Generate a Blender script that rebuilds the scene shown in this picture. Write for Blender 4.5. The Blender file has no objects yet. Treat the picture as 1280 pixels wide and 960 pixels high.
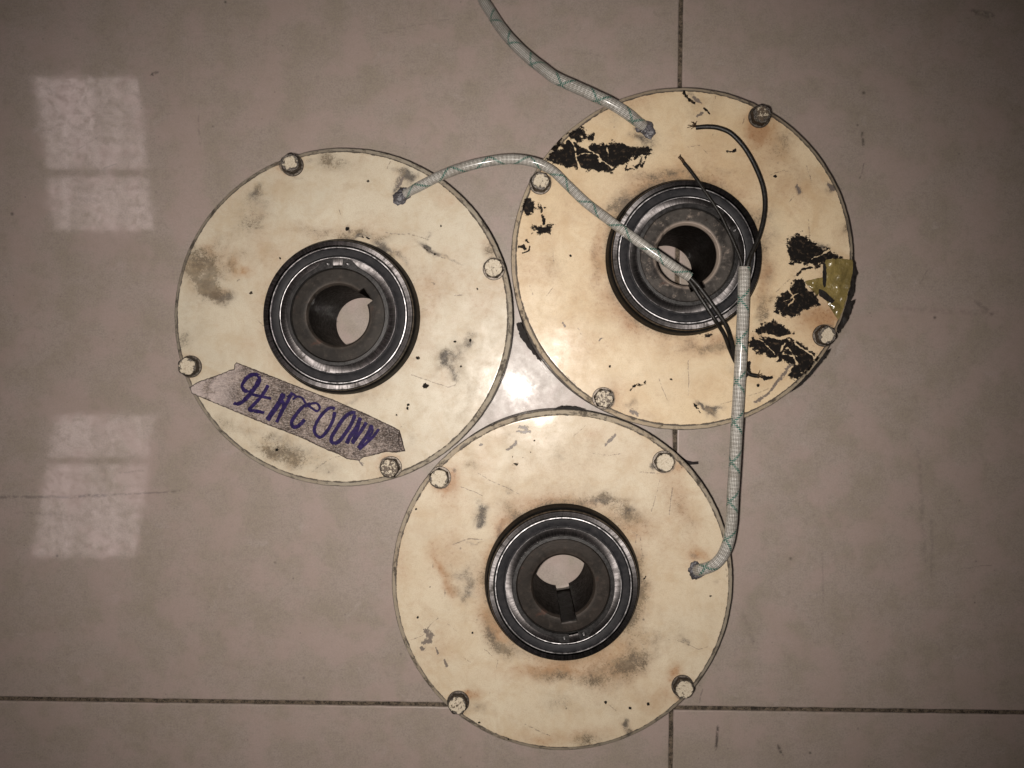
import bpy, math, random
import numpy as np
from mathutils import Vector, noise as mnoise

# ------------------------------------------------------------------ camera
S = bpy.context.scene
C = S.collection
F = 961.4                 # focal length in pixels of a 1280 px wide picture
CX, CY = 655.0, 479.0     # the point straight below the camera
H = 0.5092                # camera height over the tiles
ZP = 0.0602               # height of the painted plates
ZB = 0.0708               # height of the bearing faces
K = (H - ZP) / F          # metres per pixel at plate height
KB = (H - ZB) / F         # ... at bearing height

cam = bpy.data.cameras.new('camera')
cam.sensor_fit = 'HORIZONTAL'; cam.sensor_width = 36.0; cam.lens = 36.0 * F / 1280.0
cam.shift_x = -(CX - 640.0) / 1280.0
cam.shift_y = (CY - 480.0) / 1280.0
cam.clip_start = 0.01; cam.clip_end = 50.0
co = bpy.data.objects.new('camera', cam); C.objects.link(co)
co.location = (0, 0, H); co.rotation_euler = (0, 0, 0)
S.camera = co

# ------------------------------------------------------------------ light
W = bpy.data.worlds.new('World'); S.world = W; W.use_nodes = True
W.node_tree.nodes['Background'].inputs[0].default_value = (1.0, 0.86, 0.78, 1)
W.node_tree.nodes['Background'].inputs[1].default_value = 0.045

fl = bpy.data.lights.new('phone_flash', 'SPOT')
fl.energy = 13.4; fl.color = (1.0, 0.93, 0.86); fl.shadow_soft_size = 0.0028
fl.spot_size = math.radians(101); fl.spot_blend = 1.0
flo = bpy.data.objects.new('phone_flash', fl); C.objects.link(flo)
flo.location = (-0.008, -0.004, H); flo.rotation_euler = (math.radians(-2), math.radians(3.2), 0)

S.view_settings.view_transform = 'Standard'; S.view_settings.look = 'None'
S.view_settings.exposure = 0.0; S.view_settings.gamma = 1.0
S.view_settings.use_curve_mapping = False
S.cycles.max_bounces = 8

rnd = random.Random(11)
zt = ZB - ZP              # bearing face over plate face

def wp(px, py, z):
    """point of the place whose height is z, from its pixel position in the image"""
    k = (H - z) / F
    return ((px - CX) * k, (CY - py) * k, z)

# ------------------------------------------------------------------ node helper
class NT:
    def __init__(s, name):
        s.m = bpy.data.materials.new(name); s.m.use_nodes = True
        s.t = s.m.node_tree; s.t.nodes.clear()
        s.out = s.t.nodes.new('ShaderNodeOutputMaterial')
    def n(s, typ, **kw):
        nd = s.t.nodes.new('ShaderNode' + typ)
        for k, v in kw.items(): setattr(nd, k, v)
        return nd
    def put(s, sock, v):
        if isinstance(v, bpy.types.NodeSocket): s.t.links.new(v, sock)
        elif v is not None:
            if isinstance(v, tuple) and len(v) == 3 and sock.type == 'RGBA': v = v + (1,)
            sock.default_value = v
    def math(s, op, a, b=None, c=None, clamp=False):
        nd = s.n('Math', operation=op, use_clamp=clamp)
        s.put(nd.inputs[0], a); s.put(nd.inputs[1], b)
        if c is not None: s.put(nd.inputs[2], c)
        return nd.outputs[0]
    def add(s, a, b): return s.math('ADD', a, b)
    def mul(s, a, b, clamp=False): return s.math('MULTIPLY', a, b, clamp=clamp)
    def ss(s, v, lo, hi, tlo=0.0, thi=1.0):
        nd = s.n('MapRange', interpolation_type='SMOOTHSTEP')
        for i, x in enumerate((v, lo, hi, tlo, thi)): s.put(nd.inputs[i], x)
        return nd.outputs[0]
    def mix(s, f, a, b, bt='MIX'):
        nd = s.n('MixRGB', blend_type=bt)
        s.put(nd.inputs[0], f); s.put(nd.inputs[1], a); s.put(nd.inputs[2], b)
        return nd.outputs[0]
    def obj(s, off=(0, 0, 0)):
        tc = s.n('TexCoord'); mp = s.n('Mapping'); mp.inputs[1].default_value = off
        s.t.links.new(tc.outputs['Object'], mp.inputs[0]); return mp.outputs[0]
    def noise(s, vec, scale, detail=4, rough=0.55, dist=0.0, out='Fac'):
        nd = s.n('TexNoise'); s.put(nd.inputs['Vector'], vec)
        nd.inputs['Scale'].default_value = scale; nd.inputs['Detail'].default_value = detail
        nd.inputs['Roughness'].default_value = rough; nd.inputs['Distortion'].default_value = dist
        return nd.outputs[out]
    def vor(s, vec, scale, out='Distance', rand=1.0, feature='F1'):
        nd = s.n('TexVoronoi', feature=feature); s.put(nd.inputs['Vector'], vec)
        nd.inputs['Scale'].default_value = scale; nd.inputs['Randomness'].default_value = rand
        return nd.outputs[out]
    def sep(s, v):
        nd = s.n('SeparateXYZ'); s.put(nd.inputs[0], v); return nd.outputs
    def comb(s, x=0.0, y=0.0, z=0.0):
        nd = s.n('CombineXYZ'); s.put(nd.inputs[0], x); s.put(nd.inputs[1], y); s.put(nd.inputs[2], z)
        return nd.outputs[0]
    def attr(s, name):
        nd = s.n('Attribute', attribute_name=name)
        sp = s.n('SeparateColor'); s.t.links.new(nd.outputs['Color'], sp.inputs[0]); return sp.outputs
    def bump(s, h, dist=0.0005, strength=1.0, nrm=None):
        nd = s.n('Bump'); s.put(nd.inputs['Height'], h)
        nd.inputs['Distance'].default_value = dist; nd.inputs['Strength'].default_value = strength
        if nrm is not None: s.put(nd.inputs['Normal'], nrm)
        return nd.outputs[0]
    def bsdf(s, **kw):
        nd = s.n('BsdfPrincipled')
        for k, v in kw.items(): s.put(nd.inputs[k.replace('_', ' ')], v)
        s.t.links.new(nd.outputs[0], s.out.inputs[0]); return nd
    def polar(s, vec):
        x, y, z = s.sep(vec)[:3]
        r = s.math('SQRT', s.add(s.mul(x, x), s.mul(y, y)))
        a = s.math('ARCTAN2', y, x)
        return r, a, z
    def seg(s, x, y, p, q, w):
        """1 on the line p-q (metres), 0 past half its width w"""
        (ax, ay), (bx, by) = p, q
        L = math.hypot(bx - ax, by - ay); ux, uy = (bx - ax) / L, (by - ay) / L
        dx = s.add(x, -ax); dy = s.add(y, -ay)
        t = s.add(s.mul(dx, ux), s.mul(dy, uy))
        d = s.math('ABSOLUTE', s.add(s.mul(dx, -uy), s.mul(dy, ux)))
        over = s.math('MAXIMUM', s.mul(t, -1.0), s.math('MAXIMUM', s.add(t, -L), 0.0))
        return s.ss(s.add(d, s.mul(over, 0.6)), w, 0.0)

# ------------------------------------------------------------------ materials
def mat_tile():
    t = NT('porcelain_tile'); v = t.obj()
    x, y, z = t.sep(v)[:3]
    cloud = t.noise(v, 7, 5, 0.6); mid = t.noise(v, 42, 6, 0.65); fine = t.noise(v, 900, 3, 0.7)
    grain = t.noise(v, 260, 4, 0.7)
    col = t.mix(t.ss(cloud, .3, .7), (0.292, 0.243, 0.209), (0.306, 0.257, 0.227))
    col = t.mix(t.ss(mid, .38, .68), col, (0.262, 0.222, 0.180))
    col = t.mix(t.mul(t.ss(t.noise(v, 60, 4, .6, .6), .62, .74), .35), col, (0.38, 0.33, 0.31))
    col = t.mix(t.mul(t.ss(fine, .38, .66), .42), col, (0.17, 0.14, 0.125))
    col = t.mix(t.mul(t.ss(grain, .46, .70), .4), col, (0.19, 0.155, 0.135))
    col = t.mix(t.mul(t.ss(t.noise(v, 38, 4, .6), .45, .62), .5), col, (0.318, 0.243, 0.222))
    # tiny dark specks and a few dry smears
    sp = t.vor(v, 62, 'Distance'); sc = t.sep(t.vor(v, 62, 'Color'))
    speck = t.mul(t.ss(sp, t.mul(sc[0], .12), 0.0), t.ss(sc[1], .55, .6))
    sp2 = t.vor(v, 170, 'Distance'); sc2 = t.sep(t.vor(v, 170, 'Color'))
    speck2 = t.mul(t.ss(t.add(sp2, t.mul(t.add(fine, -.5), .12)), t.mul(sc2[0], .17), 0.0), t.ss(sc2[1], .72, .76))
    col = t.mix(t.mul(speck, .85), col, (0.035, 0.028, 0.024))
    col = t.mix(t.mul(speck2, .55), col, (0.05, 0.04, 0.035))
    wx = t.add(x, t.mul(t.add(t.noise(v, 60, 4), -.5), .004)); wy = t.add(y, t.mul(t.add(t.noise(v, 75, 4), -.5), .004))
    brk = t.ss(t.noise(v, 300, 4, .7), .38, .56)
    marks = [((-30, 622), (130, 620), 3.2, .5), ((100, 620), (225, 614), 2.2, .42), ((150, 590), (180, 588), 2, .3),
             ((1078, 165), (1079, 182), 3, .8), ((1080, 205), (1075, 222), 1.6, .6),
             ((1150, 355), (1160, 338), 1.5, .25), ((1215, 14), (1240, 20), 6, .55),
             ((1120, 385), (1240, 392), 6, .16), ((1222, 378), (1240, 392), 5, .35),
             ((897, 908), (894, 935), 3, .9), ((973, 933), (977, 940), 4, .8), ((875, 878), (878, 862), 1.4, .5),
             ((1165, 650), (1165, 720), 4, .22), ((1200, 712), (1240, 706), 1.2, .35), ((930, 770), (940, 800), 6, .2),
             ((190, 92), (194, 91), 4, 1), ((1148, 560), (1156, 700), 5, .18), ((248, 145), (249, 180), 2, .3),
             ((95, 188), (120, 173), 1.6, .35), ((130, 210), (146, 205), 1.4, .35), ((480, 40), (560, 24), 2, .2),
             ((20, 640), (90, 644), 3, .2), ((1028, 690), (1030, 760), 2, .18), ((700, 60), (760, 72), 3, .12)]
    for p, q, w, a in marks:
        P = wp(p[0], p[1], 0); Q = wp(q[0], q[1], 0)
        m = t.seg(wx, wy, P[:2], Q[:2], w * .00053)
        col = t.mix(t.mul(t.mul(m, brk), a), col, (0.05, 0.04, 0.036))
    rough = t.ss(t.noise(v, 120, 5, .7), .3, .7, .34, .42)
    cr = t.ss(t.noise(v, 90, 6, .7), .35, .7, .03, .075)
    cw = t.ss(t.noise(v, 150, 8, .85, .5), .38, .58, .24, .62)
    h = t.add(t.mul(t.noise(v, 110, 5, .6), .25), t.mul(t.noise(v, 1400, 2, .6), .05))
    n = t.bump(h, .00007, .25)
    t.bsdf(Base_Color=col, Roughness=rough, Normal=n, Coat_Weight=cw, Coat_Roughness=cr, Specular_IOR_Level=.4)
    return t.m

def mat_grout():
    t = NT('dirty_grout'); v = t.obj()
    n1 = t.noise(v, 420, 6, .7); n2 = t.noise(v, 1500, 3, .7)
    col = t.mix(t.ss(n1, .38, .62), (0.022, 0.016, 0.011), (0.15, 0.115, 0.082))
    col = t.mix(t.ss(n2, .56, .66), col, (0.26, 0.20, 0.14))
    t.bsdf(Base_Color=col, Roughness=.85, Normal=t.bump(t.add(n1, t.mul(n2, .6)), .0016, 1.0))
    return t.m

def mat_paint(name, c1, c2, seed):
    t = NT(name); v = t.obj((seed, seed * .7, 0))
    A = t.attr('marks_a'); B = t.attr('marks_b'); D = t.attr('marks_c')
    chip, scr, soot = A[0], A[1], A[2]; rust, grime, grey = B[0], B[1], B[2]; edge, wall, bump_ = D[0], D[1], D[2]
    big = t.noise(v, 22, 5, .6); mid = t.noise(v, 95, 6, .7, .3); fine = t.noise(v, 520, 5, .75); vf = t.noise(v, 1600, 3, .75)
    col = t.mix(t.ss(big, .3, .7), c1, c2)
    col = t.mix(t.mul(t.ss(mid, .5, .72), .30), col, (c1[0] * .74, c1[1] * .62, c1[2] * .50))
    col = t.mix(t.mul(t.ss(t.noise(v, 30, 5, .65, 1.2), .57, .7), .24), col, (c1[0] * .68, c1[1] * .60, c1[2] * .52))
    col = t.mix(t.mul(t.ss(t.noise(v, 45, 4, .6, .8), .58, .75), .30), col, (c1[0] * 1.12, c1[1] * 1.12, c1[2] * 1.12))
    col = t.mix(t.mul(t.ss(vf, .42, .72), .30), col, (.20, .16, .11))
    col = t.mix(t.mul(t.mul(rust, t.ss(mid, .2, .66, .45, 1.05)), .62, True), col, (0.275, 0.165, 0.088))
    col = t.mix(t.mul(t.mul(rust, t.ss(fine, .5, .66)), .5, True), col, (0.20, 0.10, 0.045))
    gf = t.mul(t.ss(grime, 0.0, 1.6, 0.0, 1.0), t.add(t.ss(mid, .25, .62, .35, 1.0), t.mul(t.ss(fine, .45, .64), .7)))
    col = t.mix(t.mul(gf, .62, True), col, (0.155, 0.122, 0.080))
    gd = t.ss(t.add(t.mul(grime, .20), t.noise(v, 900, 5, .8, .4)), .70, .82)
    col = t.mix(t.mul(gd, .75), col, (0.075, 0.055, 0.035))
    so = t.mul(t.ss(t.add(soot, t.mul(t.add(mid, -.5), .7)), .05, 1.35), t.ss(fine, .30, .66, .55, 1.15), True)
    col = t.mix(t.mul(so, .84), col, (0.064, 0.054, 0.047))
    so2 = t.ss(t.add(t.mul(soot, .3), vf), .74, .84)
    col = t.mix(t.mul(so2, .7), col, (0.04, 0.035, 0.03))
    m2 = t.noise(v, 55, 7, .75, .6); m3 = t.noise(v, 150, 6, .8, .5)
    col = t.mix(t.mul(t.ss(m2, .46, .66), .34), col, (c1[0] * .70, c1[1] * .58, c1[2] * .44))
    col = t.mix(t.mul(t.ss(m3, .50, .68), .26), col, (c1[0] * .58, c1[1] * .52, c1[2] * .46))
    col = t.mix(t.mul(t.ss(t.noise(v, 18, 4, .6, .5), .52, .68), .22), col, (c1[0] * .92, c1[1] * .98, c1[2] * 1.04))
    # small random nicks
    vc = t.sep(t.vor(v, 95, 'Color')); vd = t.vor(v, 95)
    nick = t.mul(t.ss(t.add(vd, t.mul(t.add(fine, -.5), .16)), t.mul(vc[0], .11), 0.0), t.ss(vc[1], .80, .82))
    col = t.mix(t.mul(nick, .8), col, (0.06, 0.04, 0.03))
    s_ = t.ss(t.add(scr, t.mul(t.add(fine, -.5), 2.2)), .42, .75)
    col = t.mix(t.mul(s_, .62), col, (0.07, 0.052, 0.04))
    g_ = t.ss(t.add(grey, t.mul(t.add(fine, -.5), 2.4)), .50, .66)
    col = t.mix(t.mul(g_, .9), col, (0.095, 0.076, 0.066))
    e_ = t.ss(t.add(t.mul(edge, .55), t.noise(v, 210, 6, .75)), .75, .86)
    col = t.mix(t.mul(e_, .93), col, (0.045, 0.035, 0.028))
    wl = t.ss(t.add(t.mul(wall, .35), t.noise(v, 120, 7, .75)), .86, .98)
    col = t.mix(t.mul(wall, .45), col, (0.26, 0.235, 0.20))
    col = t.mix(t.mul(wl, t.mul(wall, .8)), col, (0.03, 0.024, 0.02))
    ragged = t.add(t.mul(t.add(t.noise(v, 240, 3, .6, .4), -.5), 1.5), t.mul(t.add(fine, -.5), 1.5))
    c_ = t.ss(t.add(chip, ragged), .44, .56)
    inner = t.mix(t.ss(t.noise(v, 420, 6, .8, .5), .54, .64), (0.005, 0.004, 0.0035), (0.050, 0.034, 0.022))
    col = t.mix(c_, col, inner)
    rough = t.add(t.ss(mid, .3, .7, .38, .52), t.mul(t.add(t.mul(so, .2), t.mul(gf, .15)), 1.0))
    rough = t.add(rough, t.mul(c_, .25))
    h = t.add(t.add(t.mul(fine, .10), t.mul(vf, .03)), t.add(t.mul(c_, -.45), t.mul(t.noise(v, 160, 3, .5), .25)))
    h = t.add(h, t.add(t.mul(s_, -.2), t.mul(g_, -.2)))
    n = t.bump(h, .00022, .7)
    n = t.bump(t.noise(v, 34, 2, .5), .0011, .55, n)
    t.bsdf(Base_Color=col, Roughness=rough, Normal=n, Specular_IOR_Level=t.ss(c_, 0.0, 1.0, .30, .10),
           Coat_Weight=t.mul(t.math('SUBTRACT', 1.0, c_), .10), Coat_Roughness=.17, Coat_Normal=n)
    return t.m

def mat_turned(name, base, rough=.28, dark=.25, scale=1.0):
    """turned steel: fine concentric grooves"""
    t = NT(name); v = t.obj(); r, a, z = t.polar(v)
    g = t.noise(t.comb(t.mul(r, 1.0), 0.0, 0.0), 5200, 3, .7)
    ca = t.n('Math', operation='COSINE'); t.put(ca.inputs[0], a); sa = t.n('Math', operation='SINE'); t.put(sa.inputs[0], a)
    rays = t.noise(t.comb(ca.outputs[0], sa.outputs[0], t.mul(r, 3.0)), 26, 5, .75)
    dirt = t.noise(v, 140, 5, .7)
    col = t.mix(t.ss(g, .35, .65), base, tuple(c * .55 for c in base))
    col = t.mix(t.ss(rays, .42, .58), col, tuple(c * .35 for c in base))
    col = t.mix(t.mul(t.ss(dirt, .45, .7), .7), col, (dark * .3, dark * .26, dark * .22))
    rg = t.add(t.ss(rays, .3, .7, rough, rough + .16), t.mul(t.ss(dirt, .5, .7), .2))
    tg = t.n('Tangent', direction_type='RADIAL', axis='Z')
    n = t.bump(t.add(t.mul(g, .5), t.mul(dirt, .4)), .00006, .8)
    b = t.bsdf(Base_Color=col, Metallic=1.0, Roughness=rg, Anisotropic=.82, Normal=n)
    t.t.links.new(tg.outputs[0], b.inputs['Tangent'])
    return t.m

def mat_seal():
    t = NT('bearing_shield_dark'); v = t.obj(); r, a, z = t.polar(v)
    dirt = t.noise(v, 240, 5, .7); g = t.noise(t.comb(r, 0.0, 0.0), 2600, 3, .7)
    col = t.mix(t.ss(dirt, .4, .7), (0.0055, 0.0055, 0.007), (0.015, 0.014, 0.0155))
    col = t.mix(t.mul(t.ss(t.noise(v, 900, 3, .7), .6, .75), .5), col, (.05, .047, .045))
    t.bsdf(Base_Color=col, Roughness=t.ss(dirt, .3, .7, .42, .6), Specular_IOR_Level=.17, Normal=t.bump(t.add(g, dirt), .00008, .6))
    return t.m

def mat_hub(name, c1, c2, worn, metallic=.25):
    t = NT(name); v = t.obj(); r, a, z = t.polar(v)
    n1 = t.noise(v, 70, 5, .65, .5); n2 = t.noise(v, 420, 5, .75)
    g = t.noise(t.comb(r, 0.0, 0.0), 1900, 3, .6)
    col = t.mix(t.ss(n1, .35, .68), c1, c2)
    col = t.mix(t.mul(t.ss(n2, .52, .68), .55), col, tuple(x * 2.0 for x in c2))
    col = t.mix(t.mul(t.ss(t.noise(v, 160, 4, .6), .60, .68), .8), col, (0.015, 0.010, 0.008))
    col = t.mix(t.mul(t.ss(t.noise(v, 110, 4, .7), .60, .75), .35), col, (0.10, 0.035, 0.02))
    w = t.mul(t.ss(t.math('ABSOLUTE', t.add(r, -39.5 * KB)), .0022, 0.0), t.ss(n1, .3, .5))
    w = t.mul(t.math('MAXIMUM', w, t.mul(t.ss(t.noise(v, 200, 5, .75), .55, .72), .7)), worn)
    col = t.mix(w, col, (0.26, 0.21, 0.175))
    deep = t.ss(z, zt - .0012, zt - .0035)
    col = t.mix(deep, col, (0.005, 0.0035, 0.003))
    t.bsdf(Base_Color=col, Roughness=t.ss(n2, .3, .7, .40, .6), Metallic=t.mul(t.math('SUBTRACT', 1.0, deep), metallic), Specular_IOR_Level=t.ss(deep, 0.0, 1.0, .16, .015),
           Normal=t.bump(t.add(t.mul(g, .4), t.add(n1, t.mul(n2, .5))), .00022, .7))
    return t.m

def mat_simple(name, base, rough=.5, metallic=0.0, var=.35, scale=200, bump=.00012, **kw):
    t = NT(name); v = t.obj()
    n1 = t.noise(v, scale, 5, .7); n2 = t.noise(v, scale * 5, 3, .7)
    col = t.mix(t.ss(n1, .3, .7), tuple(c * (1 - var) for c in base), tuple(c * (1 + var) for c in base))
    t.bsdf(Base_Color=col, Roughness=t.ss(n1, .3, .7, rough * .8, min(1, rough * 1.2)), Metallic=metallic,
           Normal=t.bump(t.add(n1, t.mul(n2, .5)), bump, .8), **kw)
    return t.m

def mat_bolt():
    """hex head: dull steel with what is left of the cream paint on top"""
    t = NT('painted_bolt_head')
    def prop(nm):
        return t.n('Attribute', attribute_type='OBJECT', attribute_name=nm).outputs['Fac']
    paintf, dirtf, sd = prop('paint_left'), prop('dirt'), prop('seed')
    tc = t.n('TexCoord'); v0 = tc.outputs['Object']
    ad = t.n('VectorMath', operation='ADD'); t.put(ad.inputs[0], v0); t.put(ad.inputs[1], t.comb(sd, t.mul(sd, 3.7), 0.0)); v = ad.outputs[0]
    r, a, z = t.polar(v0)
    n1 = t.noise(v, 330, 5, .65); n2 = t.noise(v, 1500, 4, .7); n3 = t.noise(v, 620, 4, .7)
    steel = t.mix(t.ss(n2, .35, .65), (0.045, 0.038, 0.032), (0.20, 0.18, 0.16))
    paint = t.mix(t.ss(n2, .45, .7), (0.40, 0.35, 0.27), (0.26, 0.21, 0.15))
    lim = t.mul(paintf, .0058)
    m = t.ss(t.add(r, t.mul(t.add(n1, -.5), .0085)), t.add(lim, .0003), t.add(lim, -.0003))
    m = t.mul(m, t.ss(z, .0034, .0040))
    holes = t.mul(t.ss(t.add(n3, t.mul(dirtf, .22)), .64, .68), m)
    col = t.mix(m, steel, paint); col = t.mix(t.mul(holes, .9), col, (0.035, 0.020, 0.011))
    crev = t.ss(t.add(r, t.mul(t.add(n3, -.5), .0016)), .00475, .00515)
    col = t.mix(t.mul(crev, .85), col, (0.030, 0.022, 0.016))
    t.bsdf(Base_Color=col, Metallic=t.mul(t.math('SUBTRACT', 1.0, m), .85), Roughness=t.ss(n2, .3, .7, .36, .55), Specular_IOR_Level=.3,
           Normal=t.bump(t.add(n1, t.add(t.mul(n2, .4), m)), .00055, .9))
    return t.m

def mat_sleeve():
    t = NT('braided_sleeve'); uv = t.n('UVMap', uv_map='UVMap').outputs[0]
    u, w, _ = t.sep(uv)[:3]             # u: metres along, w: 0..1 around
    obv = t.obj()
    per = .00135; nw = 10.0
    def wave(x): 
        nd = t.n('Math', operation='SINE'); t.put(nd.inputs[0], t.mul(x, 2 * math.pi)); return nd.outputs[0]
    a1 = t.add(t.mul(u, 1 / per), t.mul(w, nw)); a2 = t.add(t.mul(u, 1 / per), t.mul(w, -nw))
    br = t.mul(wave(a1), wave(a2))
    rib = wave(t.mul(u, 1 / .00095))
    d1 = t.noise(obv, 120, 5, .7); d2 = t.noise(obv, 900, 4, .7)
    col = t.mix(t.ss(br, -.7, .5), (0.078, 0.075, 0.068), (0.375, 0.365, 0.335))
    col = t.mix(t.mul(t.ss(rib, .0, .9), .35), col, (0.42, 0.39, 0.355))
    col = t.mix(t.mul(t.ss(d1, .42, .68), .5), col, (0.13, 0.112, 0.092))
    col = t.mix(t.mul(t.ss(d2, .52, .7), .45), col, (0.13, 0.11, 0.09))
    pit = .0225
    def line(sg, off):
        f = t.math('FRACT', t.add(t.add(t.mul(u, 1 / pit), t.mul(w, sg)), off))
        return t.ss(t.math('ABSOLUTE', t.add(f, -.5)), .056, .034)
    dash = t.ss(wave(t.mul(u, 1 / .0011)), -.75, -.3)
    gl = t.mul(t.math('MAXIMUM', line(1.0, .0), line(-1.0, .22)), dash)
    col = t.mix(t.mul(gl, .92), col, (0.003, 0.075, 0.055))
    h = t.add(t.mul(br, .5), t.mul(rib, .25))
    t.bsdf(Base_Color=col, Roughness=.32, Normal=t.bump(h, .0003, .9), Specular_IOR_Level=.6,
           Coat_Weight=.32, Coat_Roughness=.17)
    return t.m

def mat_papertape():
    t = NT('dirty_paper_tape'); v = t.obj()
    n1 = t.noise(v, 38, 5, .65); n2 = t.noise(v, 260, 8, .85, .9); n3 = t.noise(v, 1500, 3, .8)
    st = t.n('Mapping'); st.inputs[2].default_value = (0, 0, math.radians(24)); st.inputs[3].default_value = (1, 5.0, 1)
    t.put(st.inputs[0], v); fib = t.noise(st.outputs[0], 420, 4, .75)
    col = t.mix(t.ss(n1, .35, .65), (0.26, 0.212, 0.185), (0.17, 0.135, 0.115))
    col = t.mix(t.mul(t.ss(n2, .44, .56), .85), col, (0.07, 0.052, 0.045))
    col = t.mix(t.mul(t.ss(t.add(fib, t.mul(t.add(n1, -.5), .5)), .45, .56), .88), col, (0.026, 0.019, 0.016))
    col = t.mix(t.mul(t.ss(n3, .50, .62), .55), col, (0.34, 0.30, 0.28))
    x, y, z = t.sep(v)[:3]
    pale = t.mul(t.ss(x, -.052, -.075), t.ss(t.noise(v, 120, 4, .6), .35, .55))
    col = t.mix(t.mul(pale, .55), col, (0.40, 0.34, 0.32))
    rim = t.n('Attribute', attribute_name='rim').outputs['Fac']
    col = t.mix(t.mul(t.ss(t.add(rim, t.mul(t.add(n2, -.5), .9)), .35, .75), .85), col, (0.018, 0.012, 0.010))
    t.bsdf(Base_Color=col, Roughness=.8, Specular_IOR_Level=.2, Normal=t.bump(t.add(n2, t.add(fib, t.mul(n3, .3))), .00022, .8))
    return t.m

def mat_ink():
    t = NT('violet_marker_ink'); v = t.obj(); n = t.noise(v, 500, 4, .7); n2 = t.noise(v, 1400, 3, .7)
    col = t.mix(t.ss(n, .35, .7), (0.006, 0.003, 0.028), (0.018, 0.009, 0.062))
    col = t.mix(t.mul(t.ss(n2, .6, .72), .3), col, (0.07, 0.05, 0.09))
    t.bsdf(Base_Color=col, Roughness=.6, Specular_IOR_Level=.12, Normal=t.bump(n2, .00008, .6)); return t.m

def mat_olive():
    t = NT('olive_packing_tape'); v = t.obj(); n = t.noise(v, 90, 4, .6); n2 = t.noise(v, 420, 4, .6)
    col = t.mix(t.ss(n, .35, .65), (0.165, 0.125, 0.042), (0.105, 0.08, 0.028))
    col = t.mix(t.mul(t.ss(n2, .56, .7), .5), col, (0.09, 0.07, 0.03))
    t.bsdf(Base_Color=col, Roughness=.26, Coat_Weight=.5, Coat_Roughness=.10, Normal=t.bump(t.noise(v, 75, 4, .55, .5), .0035, .8))
    return t.m

def mat_window():
    t = NT('bright_window_pane'); v = t.obj(); x, y, z = t.sep(v)[:3]
    f = t.ss(t.noise(t.comb(t.mul(x, 9.0), t.mul(y, .8), 0.0), 2.2, 3, .5), .38, .62, .66, 1.12)
    e = t.n('Emission'); e.inputs[0].default_value = (1.0, .80, .78, 1); t.put(e.inputs[1], t.mul(f, 5.3))
    t.t.links.new(e.outputs[0], t.out.inputs[0]); return t.m

M = dict(
    tile=mat_tile(), grout=mat_grout(),
    paintA=mat_paint('cream_paint_greyed', (0.425, 0.380, 0.298), (0.39, 0.342, 0.262), 1.3),
    paintB=mat_paint('cream_paint_yellowed', (0.495, 0.405, 0.280), (0.465, 0.365, 0.236), 4.1),
    paintC=mat_paint('cream_paint_aged', (0.445, 0.385, 0.290), (0.42, 0.352, 0.255), 7.7),
    steel=mat_turned('turned_bearing_steel', (0.175, 0.163, 0.163), .28, .07),
    seal=mat_seal(),
    lip=mat_simple('polished_shield_lip', (0.62, 0.60, 0.61), .33, 1.0, .45, 260, .00003),
    hubA=mat_hub('blackened_hub', (0.0095, 0.008, 0.007), (0.020, 0.017, 0.0145), .10),
    hubB=mat_hub('worn_blackened_hub', (0.013, 0.011, 0.010), (0.042, 0.037, 0.033), .8),
    hubC=mat_hub('brown_blackened_hub', (0.010, 0.008, 0.0065), (0.018, 0.014, 0.0115), .05),
    snap=mat_simple('black_oxide_spring_steel', (0.009, 0.008, 0.008), .4, .3, .4, 400),
    neck=mat_simple('oily_black_steel', (0.004, 0.0035, 0.003), .5, .0, .5, 260, .0003, Specular_IOR_Level=.15),
    body=mat_simple('dark_housing_steel', (0.055, 0.048, 0.042), .5, .6, .6, 120, .0004),
    bolt=mat_bolt(),
    washer=mat_simple('dull_washer_steel', (0.085, 0.072, 0.06), .42, .8, .6, 700, .0002),
    sleeve=mat_sleeve(),
    wire=mat_simple('black_wire_insulation', (0.007, 0.006, 0.005), .45, 0, .4, 300, .00025, Specular_IOR_Level=.3),
    strand=mat_simple('tarnished_copper_strand', (0.10, 0.065, 0.04), .4, .8, .5, 900),
    gland=mat_simple('grey_sealant', (0.055, 0.052, 0.058), .36, 0, .55, 260, .0006),
    ptape=mat_papertape(), ink=mat_ink(), olive=mat_olive(),
    scrap=mat_simple('black_tape_scrap', (0.010, 0.008, 0.007), .6, 0, .4, 300, .0005, Specular_IOR_Level=.15),
    wframe=mat_simple('dark_window_frame', (0.10, 0.085, 0.08), .6, 0, .1, 20),
    wpane=mat_window(),
)

# ------------------------------------------------------------------ object helpers
def tag(o, label=None, cat=None, group=None, kind=None):
    if label: o['label'] = label
    if cat: o['category'] = cat
    if group: o['group'] = group
    if kind: o['kind'] = kind
    return o

def thing(name, loc, label, cat, group=None):
    o = bpy.data.objects.new(name, None); C.objects.link(o); o.location = loc
    o.empty_display_size = .02
    return tag(o, label, cat, group)

def link(name, me, mat, parent=None, loc=None, sharp=35):
    if me.materials: pass
    elif mat is not None: me.materials.append(mat)
    o = bpy.data.objects.new(name, me); C.objects.link(o)
    if parent is not None: o.parent = parent
    if loc is not None: o.location = loc
    return o

def mesh(name, vs, fs, sharp=35):
    me = bpy.data.meshes.new(name); me.from_pydata([tuple(v) for v in vs], [], fs); me.validate(); me.update()
    me.polygons.foreach_set('use_smooth', [True] * len(me.polygons))
    me.set_sharp_from_angle(angle=math.radians(sharp))
    return me

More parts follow.
